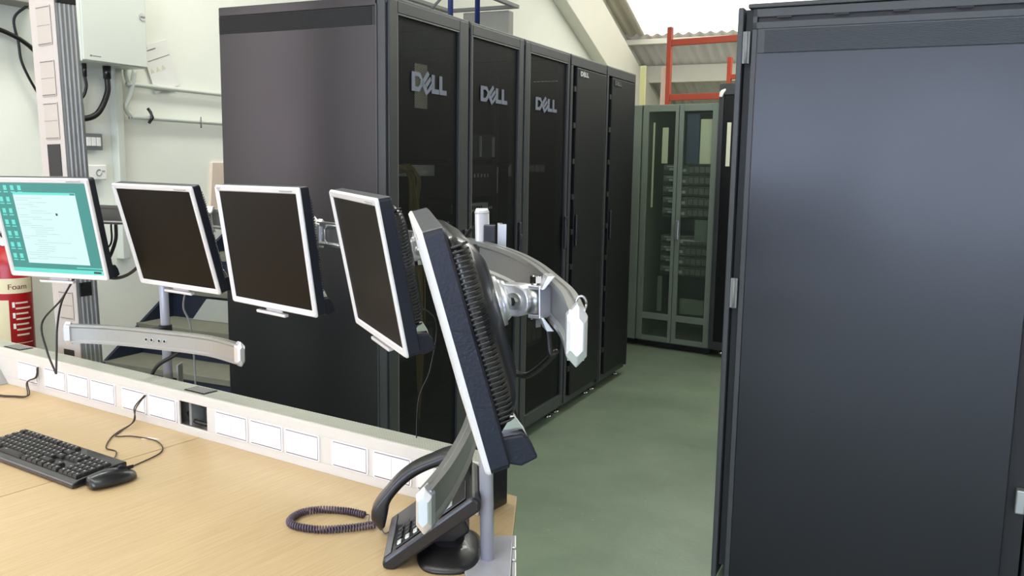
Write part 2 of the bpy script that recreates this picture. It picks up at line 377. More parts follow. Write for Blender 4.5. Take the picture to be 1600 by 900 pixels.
XF = -1.84        # local x of the rack fronts in the K frame
def rack_body(t, w=0.6, depth=0.80, top=2.05, z0=0.05, side='left'):
    """carcass in local coordinates: x from 0 (front) back to -depth, y 0..w"""
    fm = M['rackframe']
    b = MB()
    for y0, y1 in ((0.0, 0.035), (w-0.035, w)):
        b.box(-0.06, -0.025, y0, y1, z0, top); b.box(-depth, -depth+0.05, y0, y1, z0, top)
    b.box(-depth, -0.02, 0, w, z0, z0+0.05); b.build('frame', fm, t, 0.003)
    b = MB(); b.box(-depth, 0.0, 0.0, w, top-0.03, top); b.build('top_panel', fm, t, 0.004)
    b = MB(); b.box(-depth, -depth+0.008, 0.02, w-0.02, z0+0.05, top-0.03); b.build('back_panel', M['rackdark'], t)
    for y in (0.05, w-0.05):
        for x in (-0.07, -depth+0.07):
            f = MB(); f.cyl((x, y, z0+0.002), (x, y, 0.012), 0.006, n=10); f.cyl((x, y, 0.012), (x, y, 0.0), 0.02, 0.024, n=16); f.build('levelling_foot', M['chrome'], t)
def side_panel(t, y, depth=0.80, top=2.05, z0=0.07, facing=-1):
    b = MB(); b.use(M['rackblack'])
    b.box(-depth+0.004, -0.045, y, y+0.014, z0, 1.945)
    b.box(-depth+0.004, -0.045, y, y+0.014, 2.014, top-0.002)
    b.use(M['rackframe']); b.box(-0.045, -0.038, y-0.004, y+0.014, z0, top-0.03)
    b.build('side_panel', None, t, 0.002)
    b = MB(); n = 14
    b.box(-depth+0.002, -0.045, y+0.004, y+0.014, 1.945, 2.014)
    for i in range(n):
        z = 1.947+0.067*i/n; b.box(-depth+0.002, -0.065, y+0.001, y+0.005, z, z+0.0018)
    b.build('vent_strip', M['rackdark'], t)
def mesh_door(t, w, ya, yb, logo=None):
    z0, z1, zb, zt = 0.075, 2.04, 0.14, 1.995
    b = MB()
    b.box(-0.022, 0.004, 0.008, ya, z0, z1); b.box(-0.022, 0.004, yb, w-0.008, z0, z1)
    b.box(-0.022, 0.004, ya, yb, zt, z1); b.box(-0.022, 0.004, ya, yb, z0, zb)
    d = b.build('door', M['rackframe'], t, 0.003)
    b = MB(); b.box(-0.010, -0.0085, ya, yb, zb, zt); b.build('mesh_panel', M['mesh'], d)
    b = MB(); e = 0.005
    b.box(-0.006, 0.002, ya, ya+e, zb, zt); b.box(-0.006, 0.002, ya, yb, zt-e, zt); b.build('door_trim', M['grey'], d)
    b = MB(); b.box(0.004, 0.018, w-0.05, w-0.03, 0.98, 1.16); b.box(0.004, 0.024, w-0.046, w-0.034, 1.0, 1.1); b.build('handle', M['black'], d, 0.003)
    if logo:
        dell('logo', M['logo'], d, -0.007, *logo)
    return d
rack_labels = [
 'black server rack nearest the desk, its broad side panel facing the monitors',
 'black mesh-door rack second in the row, black server with three handle strips inside',
 'black mesh-door rack in the middle of the row of five, large logo on its door',
 'black rack fourth in the row, solid dark door with a bright small badge',
 'black rack at the far end of the row of five, dim small badge']
racks = []
for i, (s0, wd) in enumerate(((2.80, 0.635), (3.44, 0.565), (4.01, 0.60), (4.625, 0.59), (5.225, 0.575))):
    loc = Kp(s0, 1.84)
    t = empty('server_rack', rack_labels[i], 'server rack', loc, KROT, 'black server racks in the left row'); racks.append(t)
    rack_body(t, wd)
    if i == 0: side_panel(t, -0.006)
    if i == 4:
        b = MB(); b.box(-0.79, -0.045, wd-0.012, wd, 0.07, 2.018); b.build('side_panel', M['rackblack'], t, 0.002)
    if i < 3:
        mesh_door(t, wd, (0.068, 0.025, 0.065)[i], (0.548, 0.505, 0.565)[i], ((0.18, 0.45, 1.722, 1.796), (0.12, 0.39, 1.722, 1.790), (0.155, 0.435, 1.720, 1.785))[i])
    else:
        b = MB(); b.use(M['rackframe']); b.box(-0.022, 0.002, 0.004, wd-0.004, 1.99, 2.045); b.box(-0.022, 0.002, 0.004, 0.035, 0.07, 1.99)
        b.box(-0.022, 0.002, wd-0.02, wd-0.004, 0.07, 1.99); b.build('door_frame', None, t, 0.003)
        b = MB(); b.box(-0.02, 0.006, 0.085, wd-0.022, 0.10, 1.985); d = b.build('door', M['door4'], t, 0.004)
        for k in range(9): b = MB(); z = 0.25+k*0.2; b.box(-0.012, 0.004, 0.05, 0.082, z, z+0.03); b.build('hinge', M['rackdark'], d)
        b = MB(); b.box(0.006, 0.02, 0.095, 0.115, 0.98, 1.16); b.build('handle', M['black'], d, 0.003)
        b = MB(); b.box(0.006, 0.0075, 0.12, 0.27, 1.935, 1.975); b.build('badge', M['rackdark'] if i == 3 else M['door4'], d)
        dell('logo', M['led'] if i == 3 else M['logodim'], d, 0.0076, 0.13, 0.255, 1.941, 1.968)
# front corner post of the first rack
b = MB(); b.box(-0.040, -0.004, -0.006, 0.006, 0.07, 2.045); b.build('corner_post', M['rackframe'], racks[0], 0.003)

def server(rack, z, h, label, style, y0=0.075, w=0.44, depth=0.5, grp=None, face=-0.10):
    t = empty('rack_server', label, 'server', rack.location + Vector((0, 0, z)), KROT, grp)
    b = MB(); b.box(face-depth, face-0.012, y0, y0+w, 0, h); b.build('chassis', M['serverdark'], t, 0.002)
    b = MB()
    if style == 'switch':
        b.use(M['led']).box(face-0.012, face, y0, y0+w, 0, h); b.use(M['rackdark'])
        for k in range(12):
            yy = y0+0.02+k*0.022; b.box(face, face+0.001, yy, yy+0.014, h*0.3, h*0.7)
        b.use(M['white'])
        for k in range(3): b.box(face, face+0.0015, y0+0.33+k*0.02, y0+0.342+k*0.02, h*0.2, h*0.5)
    elif style == 'handles':
        b.use(M['serverdark']).box(face-0.012, face, y0, y0+w, 0, h)
        b.use(M['led'])
        for f in (0.22, 0.55, 0.86): b.box(face, face+0.012, y0+w*f-0.003, y0+w*f+0.003, h*0.1, h*0.9)
        b.use(M['rackdark']).box(face, face+0.001, y0+0.01, y0+w-0.01, h*0.02, h*0.06)
    elif style == 'dots':
        b.use(M['rackdark']).box(face-0.012, face, y0, y0+w, 0, h); b.use(M['led'])
        for k in range(10): b.box(face, face+0.004, y0+0.02+k*0.034, y0+0.03+k*0.034, h*0.6, h*0.72)
        b.box(face, face+0.006, y0+w-0.008, y0+w-0.002, 0.01, h-0.01)
    else:
        b.use(M['serverdark']).box(face-0.012, face, y0, y0+w, 0, h); b.use(M['server'])
        for k in range(6): b.box(face, face+0.004, y0+0.015+k*0.07, y0+0.075+k*0.07, h*0.15, h*0.85)
    b.build('front_panel', None, t, 0.001)
    return t
server(racks[0], 1.39, 0.046, 'pale network switch inside the rack nearest the desk, above the cable bundle', 'switch')
server(racks[0], 1.05, 0.09, 'dark server below the cable bundle in the rack nearest the desk', 'bays')
server(racks[0], 0.62, 0.13, 'low dark server in the bottom half of the rack nearest the desk', 'bays')
server(racks[1], 1.465, 0.12, 'black server with three upright handle strips in the second rack', 'handles', 0.05)
server(racks[1], 1.29, 0.15, 'dark unit with a row of ten small lights in the second rack', 'dots', 0.05)
server(racks[1], 1.22, 0.04, 'thin pale-edged unit under the row of lights in the second rack', 'switch', 0.05, 0.34)
server(racks[1], 1.02, 0.13, 'dark server low behind the post top in the second rack', 'bays', 0.05)
server(racks[2], 1.40, 0.045, 'slim dark server in the middle rack of the row', 'bays')
server(racks[2], 0.45, 0.17, 'dark drive unit low in the middle rack of the row', 'bays')
# pale flat sheets and tags behind the mesh
def sheet(i, y0, y1, z0, z1, label, x=-0.11, m='beige', cat='paper', name='paper_sheet'):
    t = MB(); t.box(x, x+0.002, y0, y1, 0, z1-z0)
    if name == 'blanking_plate':
        o = t.build(name, M[m], racks[i], loc=(0, 0, z0)); o['label'] = label; return o
    return tag(t.build(name, M[m], loc=racks[i].location + Vector((0, 0, z0)), rot=KROT), label, cat)
sheet(0, 0.37, 0.47, 1.67, 1.85, 'cream paper hanging behind the big logo of the nearest rack door')
sheet(0, 0.10, 0.24, 1.46, 1.60, 'grey-green plate at the left inside the nearest rack, above the pale switch', m='cab', cat='plate', name='blanking_plate')
sheet(0, 0.10, 0.22, 1.16, 1.32, 'grey-green plate left of the cable bundle inside the nearest rack', m='cab', cat='plate', name='blanking_plate')
sheet(1, 0.12, 0.22, 1.60, 1.82, 'cream paper behind the logo of the second rack door', m='cab')
sheet(2, 0.12, 0.26, 1.50, 1.76, 'grey plate left behind the logo of the middle rack door', m='cab', cat='plate', name='blanking_plate')
t = MB(); t.prism([(0, 0), (0.045, 0), (0.045, 0.045), (0.0225, 0.06), (0, 0.045)], lambda a, c, q: (q, 0.50+a, c), -0.045, -0.043)
tag(t.build('paper_tag', M['beige'], loc=racks[1].location + Vector((0, 0, 1.385)), rot=KROT), 'small house-shaped cream tag hanging inside the second rack', 'tag')
# olive cable bundle in the first rack
b = MB()
for k in range(16):
    o1, o2 = random.uniform(-0.02, 0.02), random.uniform(-0.025, 0.025)
    pts = [(-0.092, 0.13+0.008*k, 1.405), (-0.07+o1, 0.2+0.006*k, 1.43+o2*0.4), (-0.06+o2, 0.29+o1*0.6, 1.38), (-0.07+o1, 0.31+o2*0.7, 1.28), (-0.07+o2, 0.33+o1, 1.12), (-0.06+o1, 0.34+o2, 0.8), (-0.08, 0.36, 0.35)]
    b.tube(catmull(pts, 6), 0.0035, 6)
tag(b.build('cable_bundle', M['cableyellow'], loc=racks[0].location, rot=KROT), 'olive bundle of patch cables hanging inside the rack nearest the desk', 'cables')

# ------------------------------------------------------------------ right hand racks
RS = 2.96
t = empty('server_rack', 'large black rack filling the right of the picture, plain side panel facing out', 'server rack', Kp(RS, 0.602), KROT)
# local: x from 0 (front) to +0.93 (rear), y from 0 (near side) to 0.60
top = 1.960
b = MB(); b.use(M['rackblack']); b.box(0.062, 0.878, 0.0, 0.014, 0.02, 1.812); b.build('side_panel', None, t, 0.003)
b = MB(); b.box(0.062, 0.903, 0.006, 0.012, 1.812, 1.887)
for i in range(16): z = 1.815+0.070*i/16; b.box(0.085, 0.92, 0.001, 0.007, z, z+0.002)
b.build('vent_strip', M['rackframe'], t)
b = MB(); b.box(0.045, 0.903, 0.004, 0.02, 1.887, 1.909); b.box(0.045, 0.903, 0.004, 0.02, 1.923, top-0.01); b.box(0.045, 0.060, 0.004, 0.02, 1.887, top-0.01)
b.box(0.045, 0.062, 0.002, 0.03, 0.02, 1.887); b.box(0.06, 0.903, 0.018, 0.022, 1.887, top)
b.box(0.045, 0.903, 0.56, 0.60, 0.05, top-0.01); b.box(0.05, 0.903, 0.02, 0.58, 0.02, 0.09)
b.build('frame', M['rackframe'], t, 0.002)
b = MB()
for k in range(5): x = 0.12+k*0.17; b.box(x, x+0.045, 0.002, 0.006, 1.918, 1.923)
b.box(0.066, 0.903, 0.012, 0.018, 1.909, 1.923)
b.build('slot', M['rackdark'], t)
b = MB(); b.box(0.03, 0.95, 0.0, 0.60, top-0.008, top+0.006); b.build('top_panel', M['rackframe'], t, 0.003)
b = MB(); b.box(0.0, 0.018, -0.006, 0.594, 0.02, top-0.005); d = b.build('door', M['rackframe'], t, 0.004)
for z in (1.78, 0.98): b = MB(); b.box(0.018, 0.04, -0.002, 0.01, z, z+0.1); b.cyl((0.03, -0.004, z), (0.03, -0.004, z+0.1), 0.004, n=10); b.build('hinge', M['grey'], d)
b = MB(); b.box(0.022, 0.044, 0.02, 0.5, 0.06, top-0.01); b.box(0.88, 0.93, 0.03, 0.58, 0.05, top-0.01); b.build('inner_frame', M['rackdark'], t)
b = MB(); b.box(0.902, 0.928, -0.004, 0.03, 0.422, 0.496); b.build('rear_latch', M['alu'], t, 0.004)
b = MB(); b.box(0.94, 1.55, 0.06, 0.64, 0.05, 1.9); tag(b.build('server_rack', M['rackdark'], loc=Kp(RS, 0.602), rot=KROT, bevel=0.004), 'pitch-black rack back standing at the very right edge behind the large rack', 'server rack')
for fx in (0.12, 0.85):
    for fy in (0.06, 0.53):
        f = MB(); f.cyl((fx, fy, 0.022), (fx, fy, 0), 0.02, 0.024, n=14); f.build('levelling_foot', M['black'], t)
# ------------------------------------------------------------------ far grey-green cabinets
FA = Vector((0.947, 7.052, 0))
def far_cab(x0, x1, label):
    t = empty('equipment_cabinet', label, 'cabinet', FA + Vector((math.cos(FROT)*x0, math.sin(FROT)*x0, 0)), FROT)
    w = x1-x0
    b = MB(); b.box(0, 0.025, 0.02, 0.7, 0.05, 1.915); b.box(w-0.025, w, 0.02, 0.7, 0.05, 1.915); b.box(0, w, 0.02, 0.7, 1.885, 1.915); b.box(0, w, 0.02, 0.7, 0.05, 0.08); b.box(0, w, 0.68, 0.7, 0.05, 1.9)
    b.build('carcass', M['cab'], t, 0.003)
    for fx in (0.05, w-0.05):
        for fy in (0.06, 0.62):
            f = MB(); f.cyl((fx, fy, 0.055), (fx, fy, 0), 0.014, 0.02, n=12); f.build('levelling_foot', M['chrome'], t)
    b = MB(); b.box(0.0, w, 0.04, 0.06, 0.01, 0.05); b.build('plinth', M['rackdark'], t)
    return t
t = far_cab(-0.56, 0.066, 'grey-green cabinet mostly hidden behind the far end of the black row')
b = MB(); b.box(0.004, 0.62, 0, 0.018, 0.055, 1.91); b.build('door', M['cab'], t, 0.003)
t = far_cab(0.072, 0.695, 'grey-green double glass-door cabinet at the end of the aisle')
cabobj = t
def glass_door(t, x0, x1, gx0, gx1, right):
    b = MB(); zs = [0.06, 0.10, 0.235, 0.285, 1.86, 1.91]
    b.box(x0, gx0, 0, 0.018, 0.06, 1.91); b.box(gx1, x1, 0, 0.018, 0.06, 1.91)
    for a, c in ((0.06, 0.10), (0.235, 0.285), (1.86, 1.91)): b.box(gx0, gx1, 0, 0.018, a, c)
    d = b.build('door', M['cab'], t, 0.002)
    for a, c in ((0.10, 0.235), (0.285, 1.86)):
        g = MB(); g.box(gx0, gx1, 0.007, 0.010, a, c); g.build('glass_pane', M['glass'], d)
    if right:
        h = MB(); h.box(x0+0.004, x0+0.036, -0.02, 0.0, 0.88, 1.03); h.build('handle', M['alu'], d, 0.005)
glass_door(t, 0.002, 0.302, 0.05, 0.275, False); glass_door(t, 0.308, 0.622, 0.345, 0.575, True)
def fl(x, y, z): return FA + Vector((math.cos(FROT)*(0.072+x) - math.sin(FROT)*y, math.sin(FROT)*(0.072+x) + math.cos(FROT)*y, z))
def far_unit(z, label, xs=0.165, xe=0.565):
    t = empty('rack_server', label, 'server', fl(0, 0, z), FROT, 'drive units in the glass-door cabinet')
    b = MB(); b.use(M['server']).box(xs, xe, 0.06, 0.5, 0, 0.072); b.use(M['serverdark'])
    b.box(xs+0.21, xe-0.005, 0.056, 0.06, 0.006, 0.066); b.box(xs+0.005, xs+0.10, 0.056, 0.06, 0.006, 0.03); b.use(M['server'])
    for k in range(4): b.box(xs+0.215+k*0.045, xs+0.255+k*0.045, 0.053, 0.056, 0.012, 0.060)
    b.build('chassis', None, t, 0.001)
    b = MB(); b.use(M['led']).box(xs+0.03, xs+0.11, 0.052, 0.057, 0.054, 0.062); b.box(xs+0.05, xs+0.10, 0.052, 0.057, 0.028, 0.046)
    b.box(xs+0.155, xs+0.19, 0.052, 0.058, 0.018, 0.04)
    b.build('label_strip', None, t)
names = ['topmost', 'second', 'third', 'fourth', 'fifth']
for k in range(5): far_unit(1.385-k*0.083, '%s drive unit of the upper stack in the glass-door cabinet' % names[k])
for k in range(4): far_unit(0.835-k*0.080, '%s drive unit of the lower stack in the glass-door cabinet' % ['topmost', 'second', 'third', 'bottom'][k])
def panel(x0, x1, z0, z1, m, label, y=0.035, cat='panel'):
    b = MB(); b.box(x0, x1, y, y+0.004, 0, z1-z0); o = b.build('blanking_panel', M[m], cabobj, loc=(0, 0, z0)); o['label'] = label  # flat coloured rectangle just behind the glass
panel(0.470, 0.585, 1.465, 1.80, 'beige', 'wide cream panel in the top right of the glass-door cabinet')
panel(0.36, 0.462, 1.465, 1.84, 'navy', 'blue-grey panel left of the wide cream one in the glass-door cabinet')
panel(0.155, 0.205, 1.465, 1.74, 'beige', 'narrow cream strip in the top left of the glass-door cabinet')
panel(0.075, 0.09, 1.12, 1.78, 'beige', 'thin pale upright strip at the far left inside the glass-door cabinet')
panel(0.16, 0.20, 0.30, 0.58, 'cab', 'grey upright strip low in the left half of the glass-door cabinet')
panel(0.36, 0.575, 0.30, 0.42, 'cab', 'grey blanking panel low in the right half of the glass-door cabinet')
panel(0.455, 0.575, 0.875, 1.04, 'cab', 'grey-green panel between the two stacks of drive units')
b = MB(); b.box(0.33, 0.575, 0.05, 0.10, 0, 0.012); o = b.build('cabinet_shelf', M['led'], cabobj, loc=(0, 0, 0.868))

t = empty('server_rack', 'tall black rack right beside the grey-green cabinet, half hidden by the large rack', 'server rack', fl(0.628, -0.02, 0), FROT)
b = MB(); b.box(0.0, 0.60, 0.03, 0.85, 0.05, 2.055); b.build('carcass', M['rackdark'], t, 0.004)
b = MB(); b.box(0.0, 0.035, 0, 0.028, 0.06, 2.05); b.box(0.565, 0.60, 0, 0.028, 0.06, 2.05); b.box(0.035, 0.565, 0, 0.028, 1.97, 2.05); b.box(0.035, 0.565, 0, 0.028, 0.06, 0.12); d = b.build('door', M['rackframe'], t, 0.003)
b = MB(); b.box(0.035, 0.565, 0.012, 0.020, 0.12, 1.97); b.build('door_panel', M['door4'], d)
b = MB(); b.box(0.07, 0.10, 0.006, 0.011, 1.45, 1.77); b.build('paper_label', M['beige'], d)
for fx in (0.08, 0.52):
    for fy in (0.08, 0.78):
        f = MB(); f.cyl((fx, fy, 0.052), (fx, fy, 0), 0.02, n=12); f.build('levelling_foot', M['chrome'], t)

# orange steel frames, boards behind the cabinets
def orange_frame(loc, w, h, zr, label, r=0.022):
    t = empty('steel_frame', label, 'frame', loc, FROT, None)
    for x in (0, w): b = MB(); b.box(x-r, x+r, -r, r, 0, h); b.build('post', M['orange'], t, 0.004)
    for z in zr: b = MB(); b.box(r, w-r, -r*0.8, r*0.8, z-0.028, z+0.028); b.build('rail', M['orange'], t, 0.004)
orange_frame(Vector((1.412, 8.3, 0)), 1.1, 2.70, (2.07, 2.56, 1.2, 0.3), 'orange steel frame with two rails rising behind the grey-green cabinet')
orange_frame(Vector((2.42, 10.2, 0)), 0.9, 2.67, (2.45, 1.2), 'smaller orange frame further back, seen left of the large rack', 0.024)
b = MB(); b.box(0, 0.055, 0, 0.02, 0, 2.35); tag(b.build('board', M['yellow'], loc=(1.145, 8.28, 0), rot=(0.0, 0.0, FROT), bevel=0.003), 'pale yellow upright board behind the glass-door cabinet', 'board')
b = MB(); b.box(0, 0.045, 0, 0.02, 0, 2.36); tag(b.build('board', M['pink'], loc=(1.345, 8.45, 0), rot=(0.0, 0.01, FROT), bevel=0.003), 'pale pinkish board standing beside the orange frame', 'board')
b = MB()
for k in range(4): b.tube(catmull([(0.03, 0, 0), (0.012*k-0.01, -0.01, 0.03+0.006*k), (0.008*k-0.035, -0.012, 0.015), (0.005*k-0.04, -0.01, -0.02)], 5), 0.0045, 6)
tag(b.build('white_cable', M['white'], loc=(1.545, 6.62, 1.975)), 'tuft of white cable ends at the top corner of the grey-green cabinet', 'cable')

# ------------------------------------------------------------------ things on and by the left wall
WX = -N1
# electrical inverter enclosure
t = empty('electrical_enclosure', 'light grey wall-mounted electrical box with a round lock and cables below', 'electrical box', Kp(3.10, N1, 1.915), KROT)
b = MB(); b.box(0.0, 0.19, 0, 0.40, 0, 0.55); b.build('cabinet_body', M['lightgrey'], t, 0.006)
b = MB(); b.box(0.19, 0.20, 0.004, 0.396, 0.006, 0.545); d = b.build('door', M['lightgrey'], t, 0.004)
b = MB(); b.use(M['alu']); b.cyl((0.20, 0.372, 0.262), (0.204, 0.372, 0.262), 0.019, n=24); b.use(M['grey']); b.box(0.204, 0.208, 0.360, 0.384, 0.258, 0.266); b.build('lock', None, d)
b = MB(); b.box(0.2, 0.2008, 0.04, 0.052, 0.026, 0.034); b.box(0.2, 0.2008, 0.056, 0.105, 0.028, 0.032); b.build('maker_mark', M['grey'], d)
for (yy, r) in ((0.055, 0.012), (0.19, 0.021)):
    b = MB(); b.cyl((0.1, yy+0.03, 0), (0.1, yy+0.03, -0.065), r, r*0.9, 14); b.build('cable_gland', M['black'], t)
b = MB(); b.box(0.0, 0.05, -0.04, -0.0, 0.0, 0.55); b.build('side_trunking', M['lightgrey'], t, 0.004)
# box cables
b = MB(); P = Kp(3.10, N1, 1.915)
def kb(x, y, z): return Kp(3.10+y, N1-x, 1.915+z)
b.tube(catmull([kb(0.1, 0.085, -0.06), kb(0.1, 0.09, -0.12), kb(0.08, 0.065, -0.18), kb(0.04, -0.03, -0.215), kb(0.03, -0.12, -0.2)], 8), 0.008)
tag(b.build('power_cable', M['cable']), 'thinner black cable looping from the left gland of the wall box', 'cable')
b = MB(); b.tube(catmull([kb(0.1, 0.22, -0.06), kb(0.1, 0.215, -0.14), kb(0.09, 0.15, -0.25), kb(0.06, 0.04, -0.275), kb(0.03, -0.12, -0.24)], 8), 0.015)
tag(b.build('power_cable', M['cable']), 'thick black cable looping from the right gland of the wall box', 'cable')
# conduits
def wl(s, z, off=0.03): return Kp(s, N1-off, z)
b = MB(); b.tube(catmull([wl(3.50, 1.93), wl(3.505, 1.88), wl(3.53, 1.845), wl(3.60, 1.842), wl(4.6, 1.837)], 6), 0.013)
tag(b.build('conduit', M['lightgrey']), 'upper pale conduit running along the wall from the box to the rack', 'conduit')
b = MB(); b.tube(catmull([wl(3.56, 1.92), wl(3.53, 1.80), wl(3.49, 1.72), wl(3.53, 1.672), wl(3.62, 1.668), wl(4.6, 1.662)], 6), 0.014); cdt = b.build('conduit', M['lightgrey'])
tag(cdt, 'lower pale conduit with a black clamp, running along the wall', 'conduit')
b = MB(); p = wl(3.645, 1.70, 0.045); b.tube([p + Vector((-0.015, 0, 0.02)), p, p + Vector((0.01, 0, -0.03)), p + Vector((-0.012, 0, -0.06))], 0.009); b.build('clamp', M['black'], cdt)
b = MB(); p = wl(4.02, 1.664, 0.045); b.cyl(p+Vector((0, 0, -0.035)), p+Vector((0, 0, 0.03)), 0.004); b.build('saddle', M['grey'], cdt)
b = MB(); b.tube([wl(3.22, 1.56), wl(3.22, 1.86)], 0.009); tag(b.build('conduit', M['lightgrey']), 'short upright conduit above the grey switch box', 'conduit')
b = MB(); b.box(0.0, 0.055, 3.41, 3.455, 0.9, 1.93); tag(b.build('cable_trunking', M['lightgrey'], loc=(0, 0, 0), rot=KROT, bevel=0.004), 'white upright trunking on the wall below the electrical box', 'trunking')
bpy.data.objects[-1] if False else None
tr = [o for o in C.objects if o.name.startswith('cable_trunking')][0]; tr.location = Kp(0, N1)
# switch box + socket
t = empty('switch_box', 'grey metal box with three white switches on the wall', 'switch', Kp(3.205, N1, 1.485), KROT)
b = MB(); b.box(0, 0.045, 0, 0.115, 0, 0.085); b.build('back_box', M['grey'], t, 0.004)
for k in range(3): b = MB(); b.box(0.045, 0.052, 0.012+k*0.03, 0.038+k*0.03, 0.02, 0.065); b.build('rocker', M['white'], t, 0.002)
t = empty('wall_socket', 'white wall socket with a round key switch beside the power column', 'socket', Kp(3.205, N1, 1.33), KROT)
b = MB(); b.box(0, 0.04, 0, 0.135, 0, 0.078); b.build('plate', M['white'], t, 0.005)
b = MB(); b.tube([(0.042, 0.085+0.016*math.cos(a*math.pi/10), 0.038+0.016*math.sin(a*math.pi/10)) for a in range(3, 21)], 0.002, 6); b.box(0.04, 0.043, 0.106, 0.122, 0.044, 0.048); b.build('dial', M['grey'], t)
# leaflet in a clear wallet
t = empty('leaflet', 'tilted white leaflet taped to the wall beside the electrical box', 'leaflet', Kp(3.76, N1-0.012, 1.96), (math.radians(20), 0, KROT))
b = MB(); b.box(0, 0.003, -0.095, 0.095, -0.13, 0.13); b.build('sheet', M['white'], t)
b = MB(); b.box(0.003, 0.004, -0.08, 0.0, 0.10, 0.106); b.box(0.003, 0.004, -0.08, 0.085, 0.045, 0.049); b.build('text_line', M['grey'], t)
for k in range(3): b = MB(); b.prism([(0, 0), (0.03, 0), (0.015, 0.028)], lambda a, c, q: (q, -0.085+k*0.042+a, -0.02+c), 0.003, 0.004); b.build('warning_mark', M['beige'], t)
b = MB(); b.cyl((0.003, -0.07, 0.12), (0.01, -0.07, 0.12), 0.007, n=10); b.build('tape', M['black'], t)
b = MB(); b.box(0.0, 0.05, 0, 0.012, 0, 0.01); 
# small tray & cables upper left
b = MB(); b.box(0, 0.16, -0.5, 0.13, 0, 0.03); tag(b.build('cable_tray', M['greyn'], loc=Kp(2.84, N1, 2.15), rot=KROT, bevel=0.003), 'grey cable tray high on the wall left of the power column', 'tray')
b = MB(); b.tube(catmull([wl(2.3, 2.02), wl(2.70, 2.035), wl(2.86, 2.01), wl(2.97, 1.95), wl(3.05, 1.86)], 8), 0.011); tag(b.build('wall_cable', M['cable']), 'thick black cable sagging across the wall at the upper left', 'cable')
b = MB(); b.tube(catmull([wl(2.91, 2.155, 0.08), wl(2.87, 2.09), wl(2.885, 1.98), wl(2.90, 1.88), wl(2.98, 1.74), wl(3.1, 1.6)], 8), 0.0065); tag(b.build('wall_cable', M['cable']), 'thin black cable hanging down from the grey tray', 'cable')
# beige board near rack
b = MB(); b.prism([(0, 0), (0.16, 0), (0.16, 0.30), (0.03, 0.30)], lambda a, c, q: (q, a, c), 0, 0.02); tag(b.build('board', M['pink'], loc=Kp(4.10, N1, 1.125), rot=KROT), 'beige board on the wall just left of the nearest rack', 'board')

# fire extinguisher
ec = Kp(2.69, 3.86, 0.445); ER = 0.088
t = empty('fire_extinguisher', 'red foam fire extinguisher with a cream label band on the left wall', 'fire extinguisher', ec, 0)
b = MB(); prof = [(0.0, 0.0), (0.07, 0.0), (ER, 0.02), (ER, 0.50), (0.075, 0.555), (0.04, 0.59), (0.022, 0.60), (0.022, 0.63), (0.0, 0.63)]
b.loft([[(r*math.cos(2*math.pi*i/40), r*math.sin(2*math.pi*i/40), z) for i in range(40)] for r, z in prof if r > 0], True, True); b.build('cylinder', M['red'], t)
b = MB(); b.box(-0.022, 0.022, -0.02, 0.02, 0.63, 0.66); b.box(-0.015, 0.1, -0.012, 0.012, 0.655, 0.665); b.box(-0.015, 0.11, -0.012, 0.012, 0.685, 0.70); b.cyl((-0.02, 0, 0.64), (-0.05, 0, 0.64), 0.008); b.build('valve_head', M['black'], t, 0.003)
b = MB(); b.tube(catmull([(-0.05, 0, 0.64), (-0.10, -0.02, 0.56), (-0.11, -0.03, 0.4), (-0.105, -0.03, 0.15)], 6), 0.009); b.build('hose', M['black'], t)
b = MB(); b.cyl((-0.0, -0.02, 0.61), (0.0, -0.045, 0.61), 0.018); b.build('gauge', M['white'], t)
fa = math.atan2(-ec.y, -ec.x)      # label faces the room
def patch(a0, a1, z0, z1, m, nm, r=ER+0.0008, par=t):
    b = MB(); k = max(2, int(abs(a1-a0)/0.08)+1); rings = []
    for z in (z0, z1): rings.append([(r*math.cos(a0+(a1-a0)*i/k), r*math.sin(a0+(a1-a0)*i/k), z) for i in range(k+1)])
    b.loft(rings, False, True, False); return b.build(nm, m, par)
patch(fa-1.2, fa+1.2, 0.375, 0.445, M['cream'], 'label_band')
A = lambda da: fa+da
patch(fa-0.95, fa-0.15, 0.14, 0.345, M['cream'], 'label_panel')
for k in range(7):
    z = 0.33-k*0.025; patch(fa+0.15, fa+(0.95 if k % 2 else 0.8), z-0.004, z+0.004, M['pink'], 'label_text', ER+0.001)
patch(fa+0.10, fa+1.0, 0.095, 0.098, M['pink'], 'label_text', ER+0.001); patch(fa+0.10, fa+1.0, 0.14, 0.143, M['pink'], 'label_text', ER+0.001)
for k in range(3): patch(fa+0.0, fa+0.12, 0.31-k*0.05, 0.335-k*0.05, M['white'], 'label_pictogram', ER+0.001)
for dx in (0, 0.012): text_obj('label_title', 'Foam', 0.036, M['brown'], t, lambda x, y, z: Vector(((ER+0.0015)*math.cos(fa+0.30+dx+x*1.05/ER), (ER+0.0015)*math.sin(fa+0.30+dx+x*1.05/ER), 0.405+y)), extrude=0)
b = MB(); b.box(-0.03, 0.03, 0.085, 0.13, 0.35, 0.38); b.build('wall_bracket', M['grey'], t, loc=(0, 0, 0), rot=KROT-math.pi/2+math.pi)

